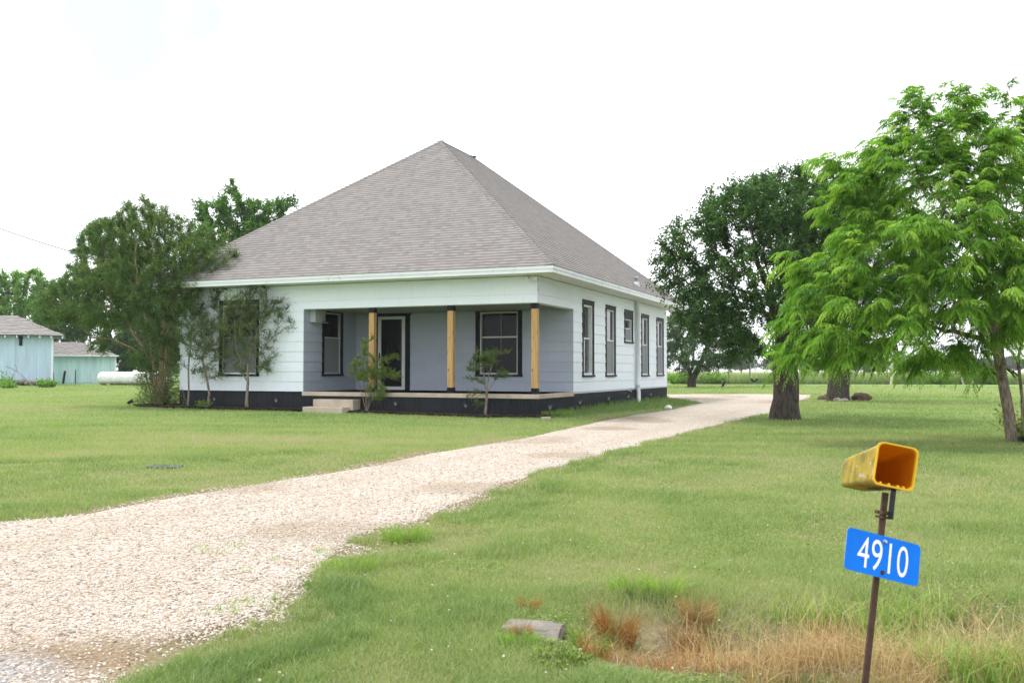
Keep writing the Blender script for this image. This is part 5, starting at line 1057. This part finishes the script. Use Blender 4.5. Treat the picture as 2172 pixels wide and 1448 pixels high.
bo = mb.build('bird', M_BLK); bo.location = bi; bo.scale = (1.5,)*3; bo.rotation_euler = (0, -.3, .3); tag(bo, 'small black bird standing on the far lawn', 'bird')
# service cable
a = np.array(at(-260, 380, 41)); b = hw(W_+.5, 4.5, 4.0); n = 24; pts = [a+(b-a)*k/n-np.array([0, 0, 4*.55*(k/n)*(1-k/n)]) for k in range(n+1)]
mb = MB(); mb.tube(pts, .02, 6); tag(mb.build('service_cable', M_BLK), 'thin black service cable sagging from the left towards the house', 'cable')
HAZE = .00033
# ------------------------------------------------------------------ grass
def blades(name, x, y, hgt, wid, lean, tint, mat, label, cat, simple=False, curl=.5, z=None, parent=None, kind='stuff', loc=None, seed=1, az=None):
    rg = np.random.default_rng(seed); n = len(x); a = rg.random(n)*6.283 if az is None else az; f = rg.random(n)*6.283
    z = H(x, y) if z is None else z; b = np.stack([x, y, z-.004], 1); ld = np.stack([np.cos(a), np.sin(a), 0*a], 1)*lean[:, None]
    s = np.stack([np.cos(f), np.sin(f), 0*f], 1)*wid[:, None]*.5; up = np.array([0, 0, 1.])
    tip = b+ld*hgt[:, None]+up*(hgt*np.sqrt(np.maximum(.08, 1-(lean*.75)**2)))[:, None]
    if simple:
        V = np.stack([b-s, b+s, tip], 1); Fl = [np.arange(n*3).reshape(n, 3)]; k = 3
    else:
        mid = b+ld*hgt[:, None]*(.5-.3*curl)+up*(hgt*.58)[:, None]; V = np.stack([b-s, b+s, mid+s*.75, mid-s*.75, tip], 1); I = np.arange(n*5).reshape(n, 5); Fl = [I[:, :4], I[:, [3, 2, 4]]]; k = 5
    if loc is not None: V = V-np.array(loc)
    o = npmesh(name, V.reshape(-1, 3), Fl, mat, parent, attrs=dict(tint=np.repeat(tint, k)))
    if parent is None: tag(o, label, cat, kind=kind)
    return o
M_GRASS = leafmat('lawn_blade', [(0, (0.482,0.380,0.336)), (.14, (0.413,0.380,0.246)), (.32, (0.361,0.410,0.190)), (.65, (0.249,0.334,0.123)), (1, (0.138,0.228,0.084))], .38, .6, 1.1)
TREES = [(bA, .42), (bB, .45), (bD, .16)]
def lawn_mask(x, y):
    k = ~in_drive(x, y, .12) & ~inpoly(HPOLY, x, y) & ~in_mulch(x, y, -.04)
    u, v = huv(x, y); k &= ~((u > 5.4) & (u < 7.2) & (v > -.98) & (v < 0))
    k &= np.hypot(x-lid[0], (y-lid[1])*1.4) > .13
    k &= ~((np.abs(x-.17) < .10) & (np.abs(y-4.58) < .12))
    for b, r in TREES: k &= np.hypot(x-b[0], y-b[1]) > r
    return k
def patch(x, y): return .38*vnoise(x, y, 2.6, 81)+.34*vnoise(x, y, .7, 82)+.28*vnoise(x, y, .18, 83)
ditchf = lambda x, y: ss((x-.3)/.5)*ss((9-x)/3)*(1-ss((np.abs(y-4.5+.35*ss((x-.6)/.8)-.2)-.38)/.45))
# near and middle lawn
x, y, r = sample_fan(700000, 3.3, 15, 2.55, .76); k = lawn_mask(x, y); x, y, r = x[k], y[k], r[k]
dz = ditchf(x, y); k = rng.random(len(x)) > dz*.93; x, y, r, dz = x[k], y[k], r[k], dz[k]
pt = patch(x, y); tuft = ss((vnoise(x, y, .55, 84)-.55)/.3); n = len(x)
edge = in_drive(x-.35, y+.25, .3) & (x > -2.5)
dryp = ss((vnoise(x, y, 1.1, 85)-.60)/.18)
hg = (.030+.038*rng.random(n)+.05*tuft*rng.random(n)+edge*.055*rng.random(n)); hg *= (1-.35*dryp); hg = np.where(dz > .3, hg*1.5, hg)
border = in_drive(x, y, .55); hg = np.where(border, hg*.55, hg)
tint = np.clip(.10+.85*pt+.12*edge+.1*tuft+(rng.random(n)-.5)*.42, 0, 1); st_ = rng.random(n) < (.06+.36*dryp+.4*dz+.45*border); tint[st_] *= .3
blades('lawn_grass', x, y, hg, np.maximum(.0032, .00062*r)*(.7+.6*rng.random(n)), .25+.65*rng.random(n), tint, M_GRASS, 'short mown grass blades of the near lawn', 'grass', seed=2)
# middle to far lawn
x, y, r = sample_fan(420000, 14.5, 75, 2.6); k = lawn_mask(x, y); x, y, r = x[k], y[k], r[k]; n = len(x); pt = patch(x, y)
lush = inpoly(LUSH, x, y); bigp = vnoise(x, y*.6, 5, 87); u, v = huv(x, y); foot = (u < .0) & (u > -.3) & (v > 0) & (v < 15)
hg = (.035+.035*rng.random(n))*(1+.012*r); hg = np.where(lush, hg*1.35, hg); hg = np.where(foot, hg*1.9, hg)
tint = np.clip(.02+.60*pt+.38*bigp+.34*(vnoise(x*.22, y, .55, 89)-.5)+(rng.random(n)-.5)*.36, 0, 1); tint = np.where(lush, .72+.25*rng.random(n), tint); border = in_drive(x, y, .6); st_ = rng.random(n) < (.03+.17*ss((vnoise(x, y, 1.6, 88)-.6)/.2)+.5*border); tint[st_ & ~lush] *= .3
blades('lawn_grass', x, y, hg, .00085*r*(.7+.6*rng.random(n)), .3+.6*rng.random(n), tint, M_GRASS, 'mown grass blades of the lawn around the house', 'grass', True, seed=3)
# broadleaf ground cover among the near grass
n = 60000; x, y, r = sample_fan(n*2, 3.4, 11, 2.6); k = lawn_mask(x, y) & (vnoise(x, y, .7, 91)+.35*vnoise(x, y, .2, 92) > .72) & (x > -1.5); x, y, r = x[k], y[k], r[k]; n = len(x)
ps = np.stack([x, y, H(x, y)+.012+.035*rng.random(n)], 1); a = rng.random(n)*6.283
M_CLOV = leafmat('clover_leaf', [(0, (0.085,0.150,0.032)), (.5, (0.170,0.270,0.056)), (1, (0.289,0.390,0.096))], .3)
o = emit('ground_cover', leaf_quads(ps, norm(np.stack([np.cos(a), np.sin(a), .2+0*a], 1)), norm(np.array([0, 0, 1.])+rng.normal(size=ps.shape)*.35), .010+.012*rng.random(n), .009+.009*rng.random(n), .1), rng.random(n), M_CLOV, None); tag(o, 'low broad leaved weeds creeping through the near grass', 'ground cover', kind='stuff')
# tiny pale clover heads
n = 260; x, y, r = sample_fan(n, 3.8, 12, 2.3); k = lawn_mask(x, y) & (x > -1); x, y, r = x[k], y[k], r[k]; n = len(x)
t = NT('clover_head'); m_fl = t.done(t.bsdf(t.ramp(t.attr('tint'), [(0, (.40,.36,.25)), (1, (.55,.52,.42))]), .9, 0, .2)); fl = blobs('clover_flowers', x, y, H(x, y)+.05+.04*rng.random(n), .0045+.004*rng.random(n), .9, rng.random(n), m_fl); tag(fl, 'tiny pale clover heads dotted over the near grass', 'clover flowers', kind='stuff')
# dry ditch grass
M_DRY = leafmat('dry_grass_blade', [(0, (0.345,0.209,0.094)), (.35, (0.483,0.352,0.187)), (.7, (0.575,0.462,0.275)), (1, (0.230,0.242,0.077))], .3, .7, 1.)
n = 60000; x = .2+3.4*rng.random(n)**.8; y = 3.6+1.35*rng.random(n); dn = np.where(x > .95, 1, .3)*(.10+.9*ss((vnoise(x, y, .22, 93)-.40)/.22))*ss((x-.4)/.4)*np.where(y > 4.7, .35, 1); k = rng.random(n) < dn*.8*np.where(x > 1.75, .22, 1); x, y = x[k], y[k]; n = len(x)
hg = (.07+.24*rng.random(n)**1.5)*(.5+.7*ss((x-.5)/1.6))*(.7+.6*vnoise(x, y, .3, 97)); tn_ = np.clip(vnoise(x, y, .28, 98)*1.1-.15+(rng.random(n)-.5)*.5, 0, .78); blades('dry_grass', x, y, hg, .0022+.0024*rng.random(n), .25+.85*rng.random(n), tn_, M_DRY, 'tall straw coloured dry grass standing in the roadside ditch', 'dry grass', seed=4, curl=.9)
n = 42000; x = .1+3.8*rng.random(n); y = 4.3+.75*rng.normal(size=n)*.5; k = rng.random(n) < ditchf(x, y)*ss((vnoise(x, y, .16, 99)-.3)/.2); x, y = x[k], y[k]; n = len(x)
k = 10000; xr_ = .30+1.5*rng.random(k); yr_ = 3.95+1.05*rng.random(k); kk = rng.random(k) < ss((vnoise(xr_, yr_, .25, 101)-.42)/.2); xr_, yr_ = xr_[kk], yr_[kk]; k = len(xr_)
M_RUSTG = leafmat('rust_grass_blade', [(0, (.26,.11,.045)), (.6, (.42,.22,.09)), (1, (.50,.36,.17))], .3)
blades('rusty_grass', xr_, yr_, .07+.13*rng.random(k), .0024+.002*rng.random(k), .3+.8*rng.random(k), rng.random(k), M_RUSTG, 'rust brown grass scattered through the ditch', 'rusty grass', seed=14, curl=.8)
M_THATCH = leafmat('thatch_blade', [(0, (.16,.11,.07)), (.5, (.34,.27,.19)), (1, (.52,.45,.36))], .2, .8, 1.)
blades('dead_thatch', x, y, .06+.11*rng.random(n), .002+.002*rng.random(n), 1.0+.32*rng.random(n), rng.random(n), M_THATCH, 'matted grey brown thatch lying in the ditch', 'thatch', seed=5, curl=.1)
# seed heads and single tall stalks
n = 1500; x = .7+2.8*rng.random(n)**.7; y = 3.7+1.2*rng.random(n); blades('seed_stalks', x, y, .2+.25*rng.random(n), .003+0*x, .2+.9*rng.random(n), .45+.3*rng.random(n), M_DRY, 'sparse pale seed stalks bending over the ditch', 'seed stalks', seed=6, curl=.95)
n = 15000; x = 1.35+2.6*rng.random(n); y = 3.6+1.5*rng.random(n); k = (vnoise(x, y, .35, 94) > .42) & ((x > 1.7) | (y > 4.7)); x, y = x[k], y[k]; n = len(x)
M_TALLG = leafmat('tall_green_blade', [(0, (0.133,0.240,0.054)), (.6, (0.247,0.384,0.081)), (1, (0.418,0.480,0.162))], .35)
blades('tall_green_grass', x, y, .10+.17*rng.random(n), .004+.003*rng.random(n), .25+.6*rng.random(n), rng.random(n), M_TALLG, 'long bright green grass on the ditch bank at right', 'grass', seed=7, curl=.8)
def tuft(name, label, px, py, n, rad_, hh, mat, lo, hi, seed, wd=.004):
    rg = np.random.default_rng(seed); c = gp(px, py); a = rg.random(n)*6.283; rr = rad_*rg.random(n)**.7; x = c[0]+np.cos(a)*rr; y = c[1]+np.sin(a)*rr*.7; root = empty(name, tuple(c), label, 'grass tuft')
    blades('blades', x, y, hh*(.45+.6*rg.random(n)), wd*(.7+.6*rg.random(n)), .15+.75*rg.random(n), lo+(hi-lo)*rg.random(n), mat, None, None, parent=root, loc=c, seed=seed, curl=.7, az=a+(rg.random(n)-.5)*1.2)
M_ORNG = leafmat('rusty_blade', [(0, (.22,.08,.03)), (.6, (.36,.16,.055)), (1, (.42,.27,.10))], .3)
tuft('grass_tuft', 'rusty orange tuft of dying grass in the middle of the ditch', 1305, 1372, 420, .085, .24, M_ORNG, 0, 1, 61)
tuft('grass_tuft', 'brown dry tuft right of the rusty orange one', 1480, 1385, 320, .085, .20, M_DRY, 0, .35, 62)
tuft('grass_tuft', 'small orange tuft behind the culvert end', 1122, 1300, 110, .05, .12, M_ORNG, .3, 1, 63)
tuft('grass_tuft', 'brown shaggy tuft on top of the culvert end', 1105, 1352, 260, .055, .09, M_DRY, 0, .3, 64)
tuft('grass_tuft', 'blue green blades standing before the culvert mouth', 1255, 1402, 110, .07, .22, M_TALLG, 0, .3, 65, .005)
tuft('grass_tuft', 'short green tuft leaning over the left end of the culvert', 1098, 1372, 260, .09, .10, M_TALLG, 0, .8, 71, .004)
tuft('grass_tuft', 'bright long grass tuft at the bend of the drive', 862, 1150, 420, .17, .17, M_TALLG, .1, .9, 66, .005)
tuft('grass_tuft', 'green grass tuft spilling over the drive edge low in the picture', 745, 1215, 420, .16, .13, M_TALLG, .1, .9, 67, .005)
tuft('grass_tuft', 'tall green grass clump on the far ditch bank left of middle', 1335, 1262, 240, .10, .18, M_TALLG, .2, 1, 68, .005)
tuft('grass_tuft', 'tall green grass clump on the far ditch bank right of middle', 1412, 1268, 240, .10, .18, M_TALLG, .2, 1, 69, .005)
tuft('grass_tuft', 'lush grass tuft at the right front corner of the house', 1180, 884, 500, .42, .22, M_TALLG, 0, .5, 70, .014)
weed('weed', 'clump of low green leafy weeds at the near ditch edge', np.array([.22, 4.1, float(H(.22, 4.1))]), .24, .075, 110, M_CLOV, 81, 'weed', .020, .015)
# little weeds sprouting on the drive
n = 420; cx_ = rng.choice(26, n); ctr = np.array([gp(*q)[:2] for q in zip(400+420*rng.random(26), 1150+180*rng.random(26))]); x = ctr[cx_, 0]+.035*rng.normal(size=n); y = ctr[cx_, 1]+.035*rng.normal(size=n); k = in_drive(x, y); x, y = x[k], y[k]; n = len(x)
blades('drive_weeds', x, y, .02+.03*rng.random(n), .004+0*x, .3+.6*rng.random(n), .3+.5*rng.random(n), M_TALLG, 'tiny green sprouts pushing through the gravel', 'sprouts', seed=8, z=H(x, y)+.015)
# tall grass of the field beyond the fence
n = 90000; x = 14+75*rng.random(n); y = YF-1+90*rng.random(n)**2.2; k = (x/y > .14) & (x/y < .66); x, y = x[k], y[k]; n = len(x)
M_FIELD = leafmat('field_grass_blade', [(0, (0.162,0.237,0.081)), (.5, (0.257,0.325,0.135)), (1, (0.405,0.413,0.230))], .3)
fade = ss((y-YF)/50); blades('field_grass', x, y, (.55+.4*rng.random(n))*(.7+.5*vnoise(x, y, 4, 95)), .05+.04*rng.random(n)+.05*fade, .1+.35*rng.random(n), np.clip(.25*rng.random(n)+.45*fade+.3*vnoise(x, y, 6, 96), 0, 1), M_FIELD, 'tall pale green grass of the field beyond the fence', 'field grass', True, seed=9)

# ------------------------------------------------------------------ air
mb = MB(); mb.box(-1040, 1040, -340, 1340, -2., 26.); t = NT('hazy_air'); vp = t.n('ShaderNodeVolumePrincipled', i_Density=HAZE); vp.inputs['Color'].default_value = (.93, .96, 1, 1); vp.inputs['Anisotropy'].default_value = .2
t.t.links.new(vp.outputs[0], t.out.inputs['Volume']); hz = mb.build('haze', t.m); tag(hz, 'thin pale haze that softens the far trees', 'haze', kind='stuff'); scn.cycles.volume_bounces = 0
